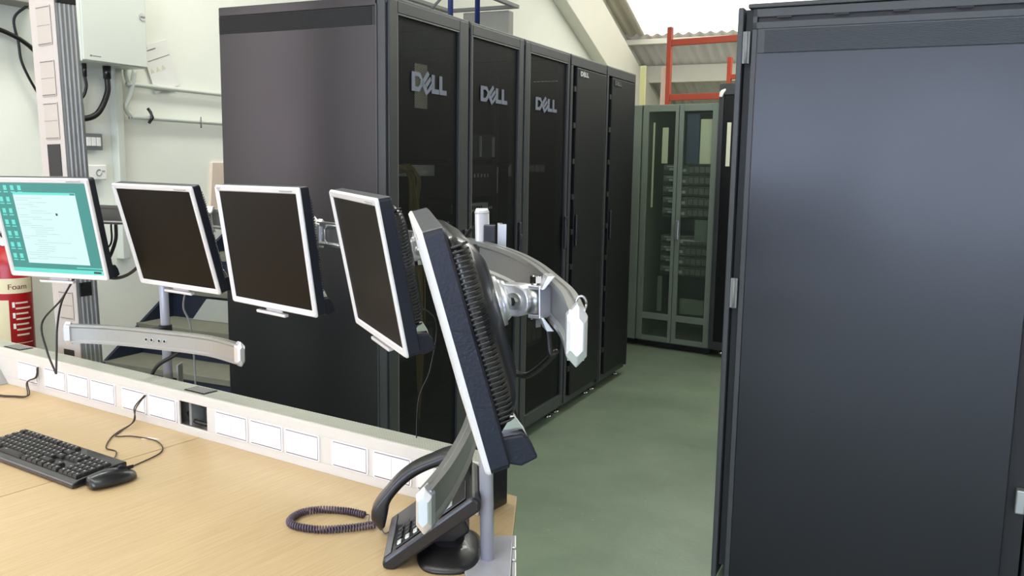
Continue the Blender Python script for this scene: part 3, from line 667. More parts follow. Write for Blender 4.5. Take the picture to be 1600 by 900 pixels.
# staircase against the wall
t = empty('staircase', 'blue-edged concrete stair climbing along the wall behind the nearest rack', 'staircase', Kp(2.40, N1), KROT)
nst = 9; rise = 0.174; run = 0.235
for k in range(nst):
    z = 0.18 + k*rise; y = 0.67 + k*run + (0.0)
    b = MB(); b.box(0.0, 1.15, y-0.02, y+run+0.01, z-0.035, z); b.build('tread', M['tread'], t, 0.004)
    b = MB(); b.box(0.0, 1.15, y+0.0, y+0.02, z-rise, z-0.035); b.build('riser', M['darkblue'], t)
for x in (0.0, 1.15):
    b = MB(); y0 = 0.67; L = nst
    b.prism([(y0-0.06, 0.0), (y0+0.28, 0.0), (y0+L*run+0.06, L*rise-0.12), (y0+L*run+0.06, 0.18+L*rise-0.05), (y0-0.06, 0.16)], lambda a, c, q: (q, a, c), x-0.0 if x == 0 else x, x+0.02)
    b.build('stringer', M['darkblue'], t)
b = MB(); b.box(0.0, 1.2, 0.67+nst*run, 0.67+nst*run+2.2, nst*rise+0.02, nst*rise+0.10); b.build('landing', M['tread'], t, 0.004)
o = MB().prism([(0.20, 0.0), (0.60, 0.0), (0.60, 0.125), (0.31, 0.125)], lambda a, c, q: (a, q, c), 0.0, 0.012).build('board', M['paleboard'], loc=Kp(3.745, N1, 0.530), rot=KROT); tag(o, 'pale grey board with a slanted end standing on a stair tread', 'board')
# rail posts in blue above the racks
for y in (3.38, 3.80):
    b = MB(); b.cyl((0.75, y, 0.67*0+0.0+0.18+((y-0.67)/run)*rise), (0.75, y, 3.3), 0.020, n=16); b.build('rail_post', M['blue'], t)
b = MB(); b.tube([(0.75, 3.0, 3.05), (0.75, 3.30, 3.2), (0.75, 3.80, 3.2)], 0.02); b.build('handrail', M['blue'], t)
b = MB(); b.prism([(0.0, 0.0), (0.22, 0.0), (0.10, 0.10)], lambda a, c, q: (0.55+a, q, c), 0, 0.01); 
b.bm.free()

# wall unit with an angle-iron frame above the racks
t = empty('wall_duct', 'grey duct box under a steel angle frame on the wall above the second rack', 'duct', Kp(7.07, N1, 2.0), KROT)
b = MB(); b.box(0.15, 0.60, 0.0, 0.10, 0.0, 0.755)
b.build('duct_box', M['greyn'], t, 0.01)
for bx in ((0.0, 0.70, -0.04, 0.0), (0.0, 0.70, -2.0, -1.96), (0.0, 0.04, -1.96, -0.04), (0.66, 0.70, -1.96, -0.04)):
    b = MB(); b.box(*bx, 0.76, 0.79); b.build('frame_bar', M['grey'], t, 0.003)
b = MB(); b.tube([(0.12, -0.57, 0.66), (0.40, -0.57, 0.90)], 0.012); b.build('brace', M['grey'], t)

# ------------------------------------------------------------------ desks
DZ = 0.69
def desk(poly, label, legs):
    t = empty('desk', label, 'desk', Dp(poly[0][0], poly[0][1], 0), DROT)
    u0, v0 = poly[0]
    loc = [(-(u-u0), v-v0) for u, v in poly]       # local x = -u
    b = MB(); b.prism(loc, lambda a, c, q: (a, c, q), DZ-0.025, DZ); b.build('desk_top', M['wood'], t, 0.002)
    for (u, v, du, dv) in legs:
        b = MB(); x, y = -(u-u0), v-v0; b.box(x, x+du, y, y+dv, 0.0, DZ-0.025); b.build('leg_panel', M['grey'], t, 0.003)
    return t
desk([(1.99, 1.638), (1.046, 1.638), (0.928, 1.439), (0.840, 1.298), (0.55, 0.80), (0.60, 0.68), (1.99, 0.68)],
     'right-hand beech desk top under the telephone, angled end at the aisle', [(1.14, 1.05, 0.03, 0.5), (1.95, 1.05, 0.03, 0.5)])
desk([(3.75, 1.638), (1.993, 1.638), (1.993, 0.68), (3.75, 0.68)], 'left-hand beech desk top carrying the keyboard', [(3.70, 0.9, 0.03, 0.6), (2.08, 1.05, 0.03, 0.5)])

# socket trunking along the desk
TS = 1.0556
t = empty('socket_trunking', 'long pale aluminium trunking with white socket plates along the desk back', 'trunking', Dp(3.75, 1.491, DZ), DROT)
UX = lambda u: 3.75-u
z1 = 0.116
def tbox(b, u0, u1, y0, y1, za, zb): b.box(UX(u0), UX(u1), y0, y1, za, zb)
b = MB(); b.use(M['trunk'])
oa, ob = 1.965*TS, 1.853*TS        # open slot
tbox(b, 3.75, 1.052, 0.0, 0.006, 0.0, 0.024); tbox(b, 3.75, 1.052, 0.0, 0.006, 0.092, z1)
tbox(b, 3.75, oa, 0.0, 0.006, 0.024, 0.092); tbox(b, ob, 1.052, 0.0, 0.006, 0.024, 0.092)
tbox(b, 3.75, 1.052, 0.006, 0.076, 0.0, 0.004); tbox(b, 3.75, 1.052, 0.072, 0.078, 0.0, z1)
tbox(b, 3.75, 1.052, 0.0, 0.010, z1, z1+0.0025)
b.build('front_profile', None, t, 0.0015)
b = MB(); b.use(M['trunktop'])
h1, h2 = (2.88*TS, 2.785*TS), (1.968*TS, 1.886*TS)
tbox(b, 3.75, 1.052, 0.010, 0.078, z1-0.004, z1)
for k in range(9): y = 0.014+k*0.007; tbox(b, 3.75, 1.052, y, y+0.004, z1, z1+0.0012)
b.build('top_cover', None, t)
for (a, c) in (h1, h2):
    b = MB(); tbox(b, a, c, 0.020, 0.066, z1+0.001, z1+0.003); g = b.build('top_grille', M['rackdark'], t)
    b = MB()
    for k in range(5): tbox(b, a-0.005, c+0.005, 0.026+k*0.008, 0.029+k*0.008, z1+0.003, z1+0.0042)
    b.build('grille_bar', M['greyn'], g)
b = MB(); b.box(UX(1.052), UX(1.052)+0.012, 0.004, 0.098, -0.0, z1+0.006); b.build('end_cap', M['black'], t, 0.003)
b = MB(); tbox(b, 1.075, 1.052, 0.08, 0.098, 0.0, z1); b.build('end_bracket', M['black'], t)
b = MB(); tbox(b, oa, ob, 0.066, 0.070, 0.01, 0.11); tbox(b, oa-0.03, oa-0.04, 0.01, 0.05, 0.024, 0.09); b.use(M['grey']); b.use(M['grey'])
b.build('slot_backing', M['grey'], t)
b = MB(); b.tube(catmull([(UX(oa)+0.0, 0.03, 0.05), (UX(oa)+0.04, 0.02, 0.035), (UX(ob), 0.03, 0.03)], 5), 0.006); b.tube(catmull([(UX(oa)+0.01, 0.04, 0.085), (UX(oa)+0.06, 0.03, 0.08), (UX(ob), 0.04, 0.06)], 5), 0.005); b.build('slot_cable', M['cable'], t)
def sp(ua, ub):
    ua, ub = ua*TS, ub*TS; x0, x1 = UX(ua)+0.002, UX(ub)-0.002; w = x1-x0
    b = MB(); b.prism([((x0+x1)/2+a, 0.058+c) for a, c in rrect(w, 0.066, 0.006)], lambda a, c, q: (a, -q, c), 0.0, 0.003); p = b.build('socket_plate', M['plate'], t)
    b = MB(); cx = (x0+x1)/2
    for (xa, xb) in ((x0+0.006, cx-0.001), (cx+0.001, x1-0.006)): b.box(xa, xb, -0.0045, -0.003, 0.031, 0.085)
    b.build('shutter', M['white'], p, 0.001)
    b = MB(); b.box(x0+0.006, x1-0.006, -0.0036, -0.0029, 0.0862, 0.0878); b.box(x0+0.006, x1-0.006, -0.0036, -0.0029, 0.0282, 0.0298); b.box(x1-0.006, x1-0.0052, -0.0034, -0.0029, 0.03, 0.086); b.build('gap_line', M['line'], p)
for ua, ub in ((2.763, 2.645), (2.613, 2.492), (2.486, 2.374), (2.368, 2.246), (2.219, 2.105), (2.096, 1.972), (1.819, 1.693), (1.689, 1.568), (1.565, 1.445), (1.410, 1.294), (1.284, 1.169), (1.160, 1.055)): sp(ua, ub)

# power column rising behind the trunking
pc = Vector((-1.428, 2.905, 0))
t = empty('power_column', 'tall white power column with aluminium sides rising at the left', 'column', pc, Euler((0.012, -0.021, DROT)))
b = MB(); b.box(-0.150, -0.006, 0.0, 0.006, 0.0, 2.9); b.build('front_cover', M['colwhite'], t, 0.002)
b = MB(); b.box(-0.155, 0.0, 0.004, 0.074, 0.0, 2.9); b.box(-0.006, 0.0, -0.002, 0.006, 0, 2.9); b.build('body', M['alu'], t, 0.002)
b = MB()
for k in range(4): y = 0.015+k*0.015; b.box(0.0, 0.0035, y, y+0.003, 0.0, 2.9)
b.build('side_groove', M['alubright'], t)
def colz(ypx): return 1.45-(ypx-245)/1376*2.95
for za, zb in ((20, 78), (100, 154), (163, 219), (300, 360), (375, 430), (455, 500)):
    a, c = colz(za), colz(zb)
    b = MB(); b.box(-0.108, -0.026, -0.003, 0.0, c, a); p = b.build('socket_plate', M['colplate'], t, 0.002)
    b = MB(); b.box(-0.106, -0.030, -0.0036, -0.0029, a-0.006, a-0.0035); b.box(-0.106, -0.030, -0.0036, -0.0029, c+0.0035, c+0.006); b.box(-0.106, -0.030, -0.0036, -0.0029, (a+c)/2, (a+c)/2+0.001); b.build('gap_line', M['line'], p)
b = MB(); b.box(-0.105, -0.03, -0.002, 0.006, colz(275), colz(226)); b.build('open_slot', M['rackdark'], t)
b = MB(); b.box(-0.105, -0.045, -0.002, 0.006, colz(558), colz(549)); b.build('open_slot', M['rackdark'], t)
b = MB(); b.box(-0.003, 0.006, 0.004, 0.07, colz(18), colz(-30)); b.build('black_clip', M['black'], t, 0.002)
b = MB(); b.box(-0.003, 0.006, 0.008, 0.05, colz(462), colz(440)); b.build('black_clip', M['black'], t, 0.002)

# ------------------------------------------------------------------ monitors
MSC = 0.88
MW, MH, MT = 0.410*MSC, 0.337*MSC, 0.036*MSC
def monitor(label, pos, hd, tl, rl, on=False, mark=False):
    rot = Matrix.Rotation(math.radians(hd), 4, 'Z') @ Matrix.Rotation(math.radians(tl), 4, 'X') @ Matrix.Rotation(math.radians(rl), 4, 'Y')
    Pw = Vector((0, 0, H)) + MSC*(Vector(pos)-Vector((0, 0, H)))
    t = empty('monitor', label, 'monitor', Pw, 0, 'monitors hung on the curved arms'); t.rotation_euler = rot.to_euler()
    W2, H2 = MW/2, MH/2; bz = 0.0155
    # bezel: a sloped ring
    b = MB(); out = rrect(MW, MH, 0.006, 3); mid = rrect(MW-0.006, MH-0.006, 0.005, 3); inn = rrect(MW-2*bz, MH-2*bz, 0.002, 3)
    b.loft([[(x, 0.0065, z) for x, z in out], [(x, 0.0035, z) for x, z in out], [(x, 0.0, z) for x, z in mid],
            [(x, 0.0012, z) for x, z in rrect(MW-2*bz+0.006, MH-2*bz+0.006, 0.003, 3)], [(x, 0.005, z) for x, z in inn], [(x, 0.012, z) for x, z in inn]], False, False)
    b.build('bezel', M['silver'], t)
    b = MB(); b.prism(rrect(MW-2*bz+0.001, MH-2*bz+0.001, 0.002, 2), lambda a, c, q: (a, q, c), 0.0042, 0.008); s = b.build('screen', M['s_teal'] if on else M['screen'], t)
    b = MB(); b.loft([[(x, 0.0064, z) for x, z in rrect(MW-0.0015, MH-0.0015, 0.006, 3)], [(x, MT-0.003, z) for x, z in rrect(MW-0.002, MH-0.002, 0.007, 3)], [(x, MT, z) for x, z in rrect(MW-0.010, MH-0.010, 0.007, 3)]], True); sh = b.build('rear_shell', M['shell'], t)
    b = MB(); sec = [(MT, 0.325, 0.25, 0.0), (MT+0.014, 0.312, 0.236, 0.0), (MT+0.030, 0.27, 0.205, 0.0), (MT+0.042, 0.20, 0.15, 0.0)]
    b.loft([[(x, y, z+0.008) for x, z in rrect(w_, h_, 0.03, 5)] for y, w_, h_, _ in sec], True, True); hs = b.build('back_housing', M['black'], t)
    for sx in (-1, 1):
        b = MB()
        for k in range(36):
            z = 0.118-k*0.0062
            pl = [(sx*0.1625, MT+0.001), (sx*0.1585, MT+0.0148), (sx*0.1490, MT+0.0228), (sx*0.145, MT+0.018), (sx*0.154, MT+0.010), (sx*0.155, MT)]
            sc_ = 1.0 - max(0, abs(z-0.008)-0.095)**1.0*1.2
            b.prism([(a*sc_, c) for a, c in pl], lambda a, c, q: (a, c, q), z, z+0.0027)
        b.build('vent_ribs', M['rib'], hs, 0.0006)
    # folded stand hinge at the lower back
    b = MB(); b.prism([(MT-0.004, -0.146), (MT+0.012, -0.154), (MT+0.034, -0.150), (MT+0.031, -0.130), (MT+0.024, -0.116), (MT-0.004, -0.112)], lambda a, c, q: (q, a, c), -0.165, 0.165)
    hg = b.build('stand_hinge', M['shell'], t, 0.003)
    b = MB(); b.prism([(MT-0.002, -0.116), (MT+0.024, -0.116), (MT+0.030, -0.130), (MT+0.028, -0.112), (MT+0.022, -0.096), (MT+0.008, -0.090), (MT-0.002, -0.090)], lambda a, c, q: (q, a, c), -0.150, 0.150); b.build('hinge_barrel', M['chrome'], hg, 0.003)
    b = MB(); b.box(-0.08, 0.045, 0.004, 0.016, -MH/2-0.0170, -MH/2-0.0095); b.box(-0.05, 0.02, 0.014, 0.018, -MH/2-0.012, -MH/2+0.004); b.build('control_bar', M['silver'], t, 0.002)
    b = MB(); b.box(W2-0.075, W2-0.025, -0.0003, 0.001, H2-0.010, H2-0.0075); b.build('model_mark', M['greyn'], t)
    if mark:
        text_obj('maker_mark', 'NEC', 0.009, M['greyn'], t, lambda x, y, z: Vector((-W2+0.022+x, -0.0003-z, H2-0.0085+y)), extrude=0.0001)
    if on:
        sw, sh_ = MW-2*bz, MH-2*bz
        def q(nm, m, x0, x1, z0, z1, y=0.0040):
            b = MB(); b.box(-sw/2+x0*sw, -sw/2+x1*sw, y-0.0003, y+0.0002, sh_/2-z1*sh_, sh_/2-z0*sh_); return b.build(nm, m, s)
        q('screen_window', M['s_white'], 0.19, 0.875, 0.10, 0.895); q('title_bar', M['s_cyan'], 0.19, 0.875, 0.10, 0.125, 0.0037); q('window_buttons', M['s_teal'], 0.82, 0.87, 0.105, 0.125, 0.0034)
        q('taskbar', M['s_cyan'], 0.0, 1.0, 0.955, 1.0); q('taskbar_text', M['s_dark'], 0.9, 0.98, 0.965, 0.985, 0.0034)
        q('desktop_text', M['s_cyan'], 0.72, 1.0, 0.925, 0.935)
        b = MB()
        for r in range(7):
            for c_ in range(2 if r else 4):
                x0 = -sw/2+(0.03+c_*0.075)*sw if r else -sw/2+(0.02+c_*0.08)*sw; z0 = sh_/2-(0.025+r*0.128)*sh_
                b.box(x0, x0+0.012, 0.0035, 0.004, z0-0.014, z0); b.box(x0-0.002, x0+0.014, 0.0036, 0.004, z0-0.021, z0-0.018)
        b.build('desktop_icons', M['s_cyan'], s)
        b = MB(); random.seed(3)
        for r in range(30):
            z0 = sh_/2-(0.16+r*0.0235)*sh_; x0 = -sw/2+(0.21+random.choice((0, 0.0, 0.1, 0.14)))*sw
            b.box(x0, x0+random.uniform(0.05, 0.28)*sw*(1.6 if r % 7 == 0 else 1), 0.0034, 0.0038, z0-0.0009, z0)
        b.build('window_text', M['s_grey'], s)
        b = MB(); b.box(-sw/2+0.62*sw, -sw/2+0.64*sw, 0.0032, 0.0038, sh_/2-0.35*sh_, sh_/2-0.325*sh_); b.build('cursor_mark', M['s_dark'], s)
    return t
mons = [
 monitor('switched-on monitor with a teal desktop and a white window, at the far left', (-1.515, 2.861, 1.214), -18.37, 11.3, -0.58, on=True),
 monitor('blank monitor between the lit monitor and the one with a bezel maker mark', (-1.071, 2.696, 1.205), -34.8, 15.3, 0.0),
 monitor('blank middle monitor of the five, facing us most squarely in front of the rack side', (-0.67, 2.351, 1.212), -42.4, 7.8, -0.6, mark=True),
 monitor('blank monitor turned sharply left, between the middle one and the edge-on one', (-0.331, 1.954, 1.212), -65.6, 11.1, 0.6),
 monitor('nearest monitor seen edge-on, showing its black side and ribbed back', (-0.105, 1.313, 1.201), -81.8, 15.96, 0.6)]
bpy.context.view_layer.update()

# ------------------------------------------------------------------ curved arms on posts
def rail(t, ctrl, nm, h=0.056, flip=1):
    pts = catmull(ctrl, 7)
    prof = [(0.009, 0.0), (0.009, -0.007), (0.004, -0.011), (0.004, -0.018), (0.0055, -0.020), (0.0055, -0.040), (0.004, -0.042), (0.004, -0.046), (0.009, -0.050), (0.009, -h),
            (-0.009, -h), (-0.009, -0.050), (-0.005, -0.046), (-0.005, -0.011), (-0.009, -0.007), (-0.009, 0.0), (-0.002, 0.0), (-0.002, -0.003), (0.002, -0.003), (0.002, 0.0)]
    b = MB(); rings = []
    for i, p in enumerate(pts):
        d = (pts[min(i+1, len(pts)-1)]-pts[max(i-1, 0)]); d.z = 0; d.normalize(); nrm = Vector((-d.y, d.x, 0))*flip
        rings.append([p + nrm*a + Vector((0, 0, c)) for a, c in prof])
    b.loft(rings, True, False); r = b.build(nm, M['alu'], t)
    for e in (0, -1):
        p = pts[e]; d = (pts[0]-pts[1]) if e == 0 else (pts[-1]-pts[-2]); d.z = 0; d.normalize(); nrm = Vector((-d.y, d.x, 0))
        b = MB(); hexa = [(0, 0.007), (0.0115, -0.006), (0.0115, -h+0.006), (0, -h-0.007), (-0.0115, -h+0.006), (-0.0115, -0.006)]
        R = lambda k, o: [p + d*o + nrm*(a*k) + Vector((0, 0, -h/2 + (c+h/2)*(k if k < 1 else 1))) for a, c in hexa]
        b.loft([R(1, -0.012), R(1, 0.006), R(0.62, 0.012)], True); b.build('end_cap', M['alubright'], r, 0.0015)
    return pts
def bracket(t, mon, pts, h=0.056):
    Rm = mon.matrix_world.to_3x3(); a = (Rm @ Vector((0, 1, 0))).normalized()
    hub = mon.matrix_world @ Vector((0, MT+0.040, 0.014))
    # nearest rail point ahead
    rp = min(pts, key=lambda p: (Vector((p.x, p.y, 0))-Vector((hub.x, hub.y, 0))).length)
    i = pts.index(rp); return hub, a, rp, i
def arm(t, mon, pts, rp=None, hubz=0.0):
    hub, a, r0, i = bracket(t, mon, pts)
    if rp is not None:
        i = min(range(len(pts)), key=lambda k: (pts[k]-Vector(rp)).length); r0 = pts[i]
    R = r0 + Vector((0, 0, -0.028))
    dt = (pts[min(i+1, len(pts)-1)]-pts[max(i-1, 0)]); dt.z = 0; dt.normalize(); nn = Vector((-dt.y, dt.x, 0))
    if nn.dot(hub-R) < 0: nn = -nn
    R = R + nn*0.010
    b = MB(); b.cyl(hub, hub+a*0.014, 0.036, 0.034, 32); b.cyl(hub+a*0.014, hub+a*0.024, 0.030, 0.024, 32); b.build('mount_disc', M['alubright'], t)
    o = hub+a*0.022
    X = (R-o); L = X.length; X.normalize(); Y = Vector((0, 0, 1)).cross(X).normalized(); Z = X.cross(Y)
    fr = lambda x, y, z: o + X*x + Y*y + Z*z
    k = L/0.125
    # knuckle: rounded block
    st = [(-0.004, -0.021), (0.042*k, -0.021)] + [(0.042*k+0.021*math.sin(q), -0.021*math.cos(q)) for q in [math.pi*j/10 for j in range(1, 10)]] + [(0.042*k, 0.021), (-0.004, 0.021)]
    b = MB(); b.prism(st, lambda x, z, y: fr(x, y, z), -0.015, 0.015); kn = b.build('knuckle', M['alubright'], t, 0.002)
    b = MB(); b.cyl(fr(0.042*k, -0.019, 0), fr(0.042*k, 0.019, 0), 0.0115, n=20); b.build('knuckle_ring', M['alu'], kn)
    b = MB(); b.cyl(fr(0.042*k, -0.022, 0), fr(0.042*k, 0.022, 0), 0.006, n=6, smooth=False); b.build('knuckle_bolt', M['chrome'], kn)
    # barrel
    b = MB(); b.prism([(0.05*k, -0.009), (0.084*k, -0.0155), (0.084*k, 0.0155), (0.05*k, 0.009)], lambda x, z, y: fr(x, y, z), -0.008, 0.008); b.cyl(fr(0.085*k, 0, -0.0155), fr(0.085*k, 0, 0.0155), 0.0105, n=20); b.build('pivot_barrel', M['alu'], t)
    b = MB(); b.cyl(fr(0.085*k, 0, -0.030), fr(0.085*k, 0, 0.034), 0.0042, n=12); b.cyl(fr(0.085*k, 0, 0.024), fr(0.085*k, 0, 0.033), 0.0085, n=6, smooth=False); b.cyl(fr(0.085*k, 0, -0.024), fr(0.085*k, 0, -0.034), 0.0075, n=6, smooth=False); b.build('pivot_bolt', M['chrome'], t)
    b = MB()
    for s_ in (-1, 1): b.prism([(0.075*k, -0.011), (0.112*k, -0.014), (0.112*k, 0.014), (0.075*k, 0.011)], lambda x, y, z: fr(x, y, z), s_*0.0165, s_*0.0215)
    b.box(0, 0, 0, 0, 0, 0) if False else None
    b.prism([(0.108*k, -0.021), (0.113*k, -0.021), (0.113*k, 0.021), (0.108*k, 0.021)], lambda x, z, y: fr(x, y, z), -0.014, 0.014)
    # V arms gripping the rail, laid along the rail plane
    for s_ in (-1, 1):
        b.prism([(-0.004, s_*0.018), (0.0, s_*0.018), (0.014*1.0, s_*0.036), (0.004, s_*0.036)], lambda x, z, y: R - nn*(x-0.010) + dt*y + Vector((0, 0, z)), -0.016, 0.016)
    b.build('rail_clamp', M['alubright'], t, 0.001)

def stand(label, base, top, rails):
    """post and rails are modelled in room coordinates and hung under an empty at the post's foot"""
    global WOFF
    t = empty('monitor_stand', label, 'monitor stand', base, 0); WOFF = -Vector(base)
    p0, tp = Vector(base), Vector(top); d = (tp-p0).normalized(); r = 0.0133
    b = MB(); b.cyl(p0, tp, r, n=28); b.build('post', M['post'], t)
    b = MB(); b.cyl(tp-d*0.004, tp+d*0.005, r+0.001, r*0.8, 28); b.build('post_cap', M['white'], t)
    out = [rail(t, c, nm) for c, nm in rails]
    for pts in out:      # clamp between rail and post
        rp = min(pts, key=lambda p: (Vector((p.x, p.y, 0))-Vector((tp.x, tp.y, 0))).length)
        q = p0 + (tp-p0)*((rp.z-0.028-p0.z)/(tp.z-p0.z))
        b = MB(); b.cyl(q-d*0.022, q+d*0.022, r+0.006, n=24); m = Vector((rp.x, rp.y, q.z)); dr = (m-q); dr.z = 0; 
        if dr.length > 1e-4:
            u_ = dr.normalized(); s_ = Vector((-u_.y, u_.x, 0))
            b.prism([(-0.016, -0.018), (0.016, -0.018), (0.016, 0.018), (-0.016, 0.018)], lambda a, c, qq: q + s_*a + Vector((0, 0, c)) + u_*qq, 0.0, max(0.012, dr.length-0.004))
        b.build('post_clamp', M['blackmat'], t, 0.001)
    return t, out
# right-hand stand
t3, (ur, lr) = stand('monitor stand at the aisle end of the desk carrying the two nearest monitors', (-0.039, 1.605, DZ), (-0.058, 1.64, 1.361),
   [([(-0.458, 2.091, 1.306), (-0.404, 2.035, 1.306), (-0.25, 1.885, 1.306), (-0.096, 1.695, 1.306), (-0.044, 1.587, 1.306), (0.002, 1.453, 1.305), (0.034, 1.312, 1.303), (0.057, 1.150, 1.300), (0.068, 1.05, 1.298), (0.070, 0.93, 1.296)], 'upper_rail'),
    ([(-0.1145, 1.153, 1.006), (-0.094, 1.256, 1.006), (-0.076, 1.40, 1.006), (-0.068, 1.525, 1.006), (-0.064, 1.66, 1.006), (-0.070, 1.80, 1.006)], 'lower_rail')])
arm(t3, mons[4], ur, (0.054, 1.14, 1.30)); arm(t3, mons[3], ur)
# octagonal joint plate near the far end of the upper rail, cable clip on the post, ring
p = ur[4]; q = ur[9]; d_ = (q-p).normalized(); nn = Vector((-d_.y, d_.x, 0))
if nn.dot(Vector((-1, -1, 0))) < 0: nn = -nn
b = MB(); oc = [(-0.03, -0.012), (-0.03, 0.012), (-0.02, 0.022), (0.03, 0.022), (0.03, -0.022), (-0.02, -0.022)]
for k in range(6):
    a, c = oc[k], oc[(k+1) % 6]; b.cyl(p + d_*(a[0]+0.03) + Vector((0, 0, a[1]-0.028)) + nn*0.0095, p + d_*(c[0]+0.03) + Vector((0, 0, c[1]-0.028)) + nn*0.0095, 0.0018, n=6)
b.build('joint_plate_rim', M['alubright'], t3)
tp = Vector((-0.058, 1.64, 1.361))
b = MB(); c0 = tp + Vector((0.016, -0.012, -0.05)); b.box(c0.x-0.012, c0.x+0.010, c0.y-0.010, c0.y+0.01, c0.z-0.018, c0.z+0.026); b.build('cable_clip', M['black'], t3, 0.002)
b = MB(); c0 = tp + Vector((0.034, -0.012, -0.045)); b.cyl(c0+Vector((0, 0, -0.03)), c0+Vector((0, 0, 0.024)), 0.0045); b.box(c0.x-0.004, c0.x+0.012, c0.y-0.006, c0.y+0.006, c0.z-0.022, c0.z+0.022); b.build('clip_pin', M['alu'], t3)
e = ur[-1]; b = MB(); b.tube([(e.x+0.008+0.006*math.cos(a*math.pi/8), e.y+0.05, e.z-0.002+0.009*math.sin(a*math.pi/8)) for a in range(17)], 0.0016, 6); b.build('cable_ring', M['alu'], t3)
b = MB(); pl = [(0.010, 1.712), (-0.022, 1.712), (-0.06, 1.69), (-0.083, 1.645), (-0.088, 1.585), (-0.075, 1.525), (-0.05, 1.495), (0.004, 1.48)]
b.prism(pl, lambda a, c, q: (a, c, q), DZ+0.0005, DZ+0.006); b.build('base_plate', M['post'], t3, 0.002)
b = MB()
for y0, y1 in ((1.655, 1.712), (1.60, 1.645), (1.49, 1.59)): b.box(0.008, 0.016, y0, y1, DZ-0.05, DZ+0.007)
b.build('edge_clamp', M['alubright'], t3, 0.002)
WOFF = None
# left-hand stand
t2, (ul, ll) = stand('monitor stand on a clamp behind the trunking, carrying the three left monitors', (-1.044, 2.621, DZ), (-1.056, 2.63, 1.345),
   [([(-1.43, 2.685, 1.308), (-1.238, 2.637, 1.308), (-1.17, 2.618, 1.308), (-0.95, 2.55, 1.308), (-0.832, 2.497, 1.308), (-0.64, 2.36, 1.308), (-0.50, 2.20, 1.308)], 'upper_rail'),
    ([(-1.325, 2.585, 0.955), (-1.184, 2.565, 0.955), (-1.019, 2.508, 0.955), (-0.853, 2.434, 0.955), (-0.733, 2.333, 0.955)], 'lower_rail')])
for k in (0, 1, 2): arm(t2, mons[k], ul)
# four screws in the face of the lower rail
for k, px in enumerate((225, 235, 249, 259)):
    x = (px-800)/1376*2.54; j = min(range(len(ll)), key=lambda i: abs(ll[i].x-x)); p = ll[j]
    dd = (ll[min(j+1, len(ll)-1)]-ll[max(j-1, 0)]).normalized(); nn = Vector((dd.y, -dd.x, 0))
    if nn.y > 0: nn = -nn
    p = Vector((x, p.y + (x-p.x)*dd.y/dd.x, p.z-0.030)); b = MB(); b.use(M['chrome']).cyl(p+nn*0.004, p+nn*0.0075, 0.0062, n=16); b.use(M['rackdark']).cyl(p+nn*0.0075, p+nn*0.008, 0.004, n=10); b.build('screw', None, t2)
b = MB(); b.box(-1.044-0.035, -1.044+0.035, 2.621-0.02, 2.621+0.02, DZ+0.0005, DZ+0.008); b.build('base_plate', M['post'], t2, 0.002)
b = MB(); b.box(-1.012, -1.006, 2.60, 2.64, DZ, DZ+0.14); b.build('clamp_bracket', M['alu'], t2, 0.002)
WOFF = None

# ------------------------------------------------------------------ cables around monitors
def cable(pts, r, m, label, name='monitor_cable', k=8):
    b = MB(); b.tube(catmull([Vector(p) for p in pts], k), r, 8); return tag(b.build(name, M[m]), label, 'cable')
m5 = mons[4].matrix_world
p1 = m5 @ Vector((-0.02, MT+0.038, -0.085))
cable([p1, p1+Vector((0.03, -0.01, -0.006)), p1+Vector((0.065, -0.03, 0.03)), (0.052, 1.15, 1.20), (0.047, 1.16, 1.245)], 0.0045, 'cable', 'black cable bowing from the back of the edge-on monitor up to the rail')
m1, m2, m3, m4 = [mons[k].matrix_world for k in (0, 1, 2, 3)]
cable([(-1.20, 2.66, 1.25), (-1.195, 2.64, 1.20), (-1.22, 2.63, 1.14), m1 @ Vector((0.10, MT+0.01, -0.10))], 0.0055, 'cable', 'thick black cable loop hanging between the lit monitor and its neighbour')
cable([(-1.21, 2.65, 1.25), (-1.21, 2.64, 1.19), (-1.25, 2.63, 1.16), m1 @ Vector((0.12, MT+0.01, -0.07))], 0.003, 'cable', 'thin inner cable loop beside the lit monitor')
cable([m1 @ Vector((0.13, MT+0.01, -0.11)), (-1.20, 2.60, 1.095), (-1.13, 2.58, 1.11), m2 @ Vector((-0.12, MT+0.01, -0.05))], 0.005, 'cable', 'black cable slung from the lit monitor to the blank one beside it')
cable([m1 @ Vector((0.03, MT+0.01, -0.14)), (-1.34, 2.59, 1.03), (-1.42, 2.62, 0.95), (-1.40, 2.60, 0.87), (-1.355, 2.56, 0.808)], 0.003, 'cable', 'thin dark cable bulging left as it drops from the lit monitor to the trunking')
cable([m1 @ Vector((0.035, MT+0.01, -0.14)), (-1.335, 2.585, 1.03), (-1.358, 2.59, 0.95), (-1.36, 2.58, 0.87), (-1.352, 2.555, 0.808)], 0.003, 'cable', 'thin dark cable dropping almost straight from the lit monitor to the trunking')
cable([m2 @ Vector((0.0, MT+0.01, -0.13)), (-0.945, 2.50, 1.03), (-0.935, 2.52, 0.97), (-0.93, 2.53, 0.85), (-0.93, 2.53, 0.70)], 0.0028, 'grey', 'thin grey cable hanging under the blank second monitor')
cable([(-0.93, 2.56, 0.92), (-1.0, 2.56, 0.87), (-1.06, 2.57, 0.83), (-1.10, 2.60, 0.76)], 0.006, 'cable', 'black cable crossing behind the low arm of the left stand')
cable([m4 @ Vector((0.03, MT+0.02, -0.07)), (-0.176, 2.0, 1.09), (-0.187, 2.0, 0.975), (-0.216, 2.0, 0.888), (-0.219, 2.0, 0.70)], 0.0014, 'cable', 'very thin dark cable hanging below the sharply turned monitor')
cable([(-0.075, 1.66, 1.33), (-0.10, 1.69, 1.30), (-0.14, 1.74, 1.28)], 0.004, 'cable', 'black cable leaving the top of the right stand')

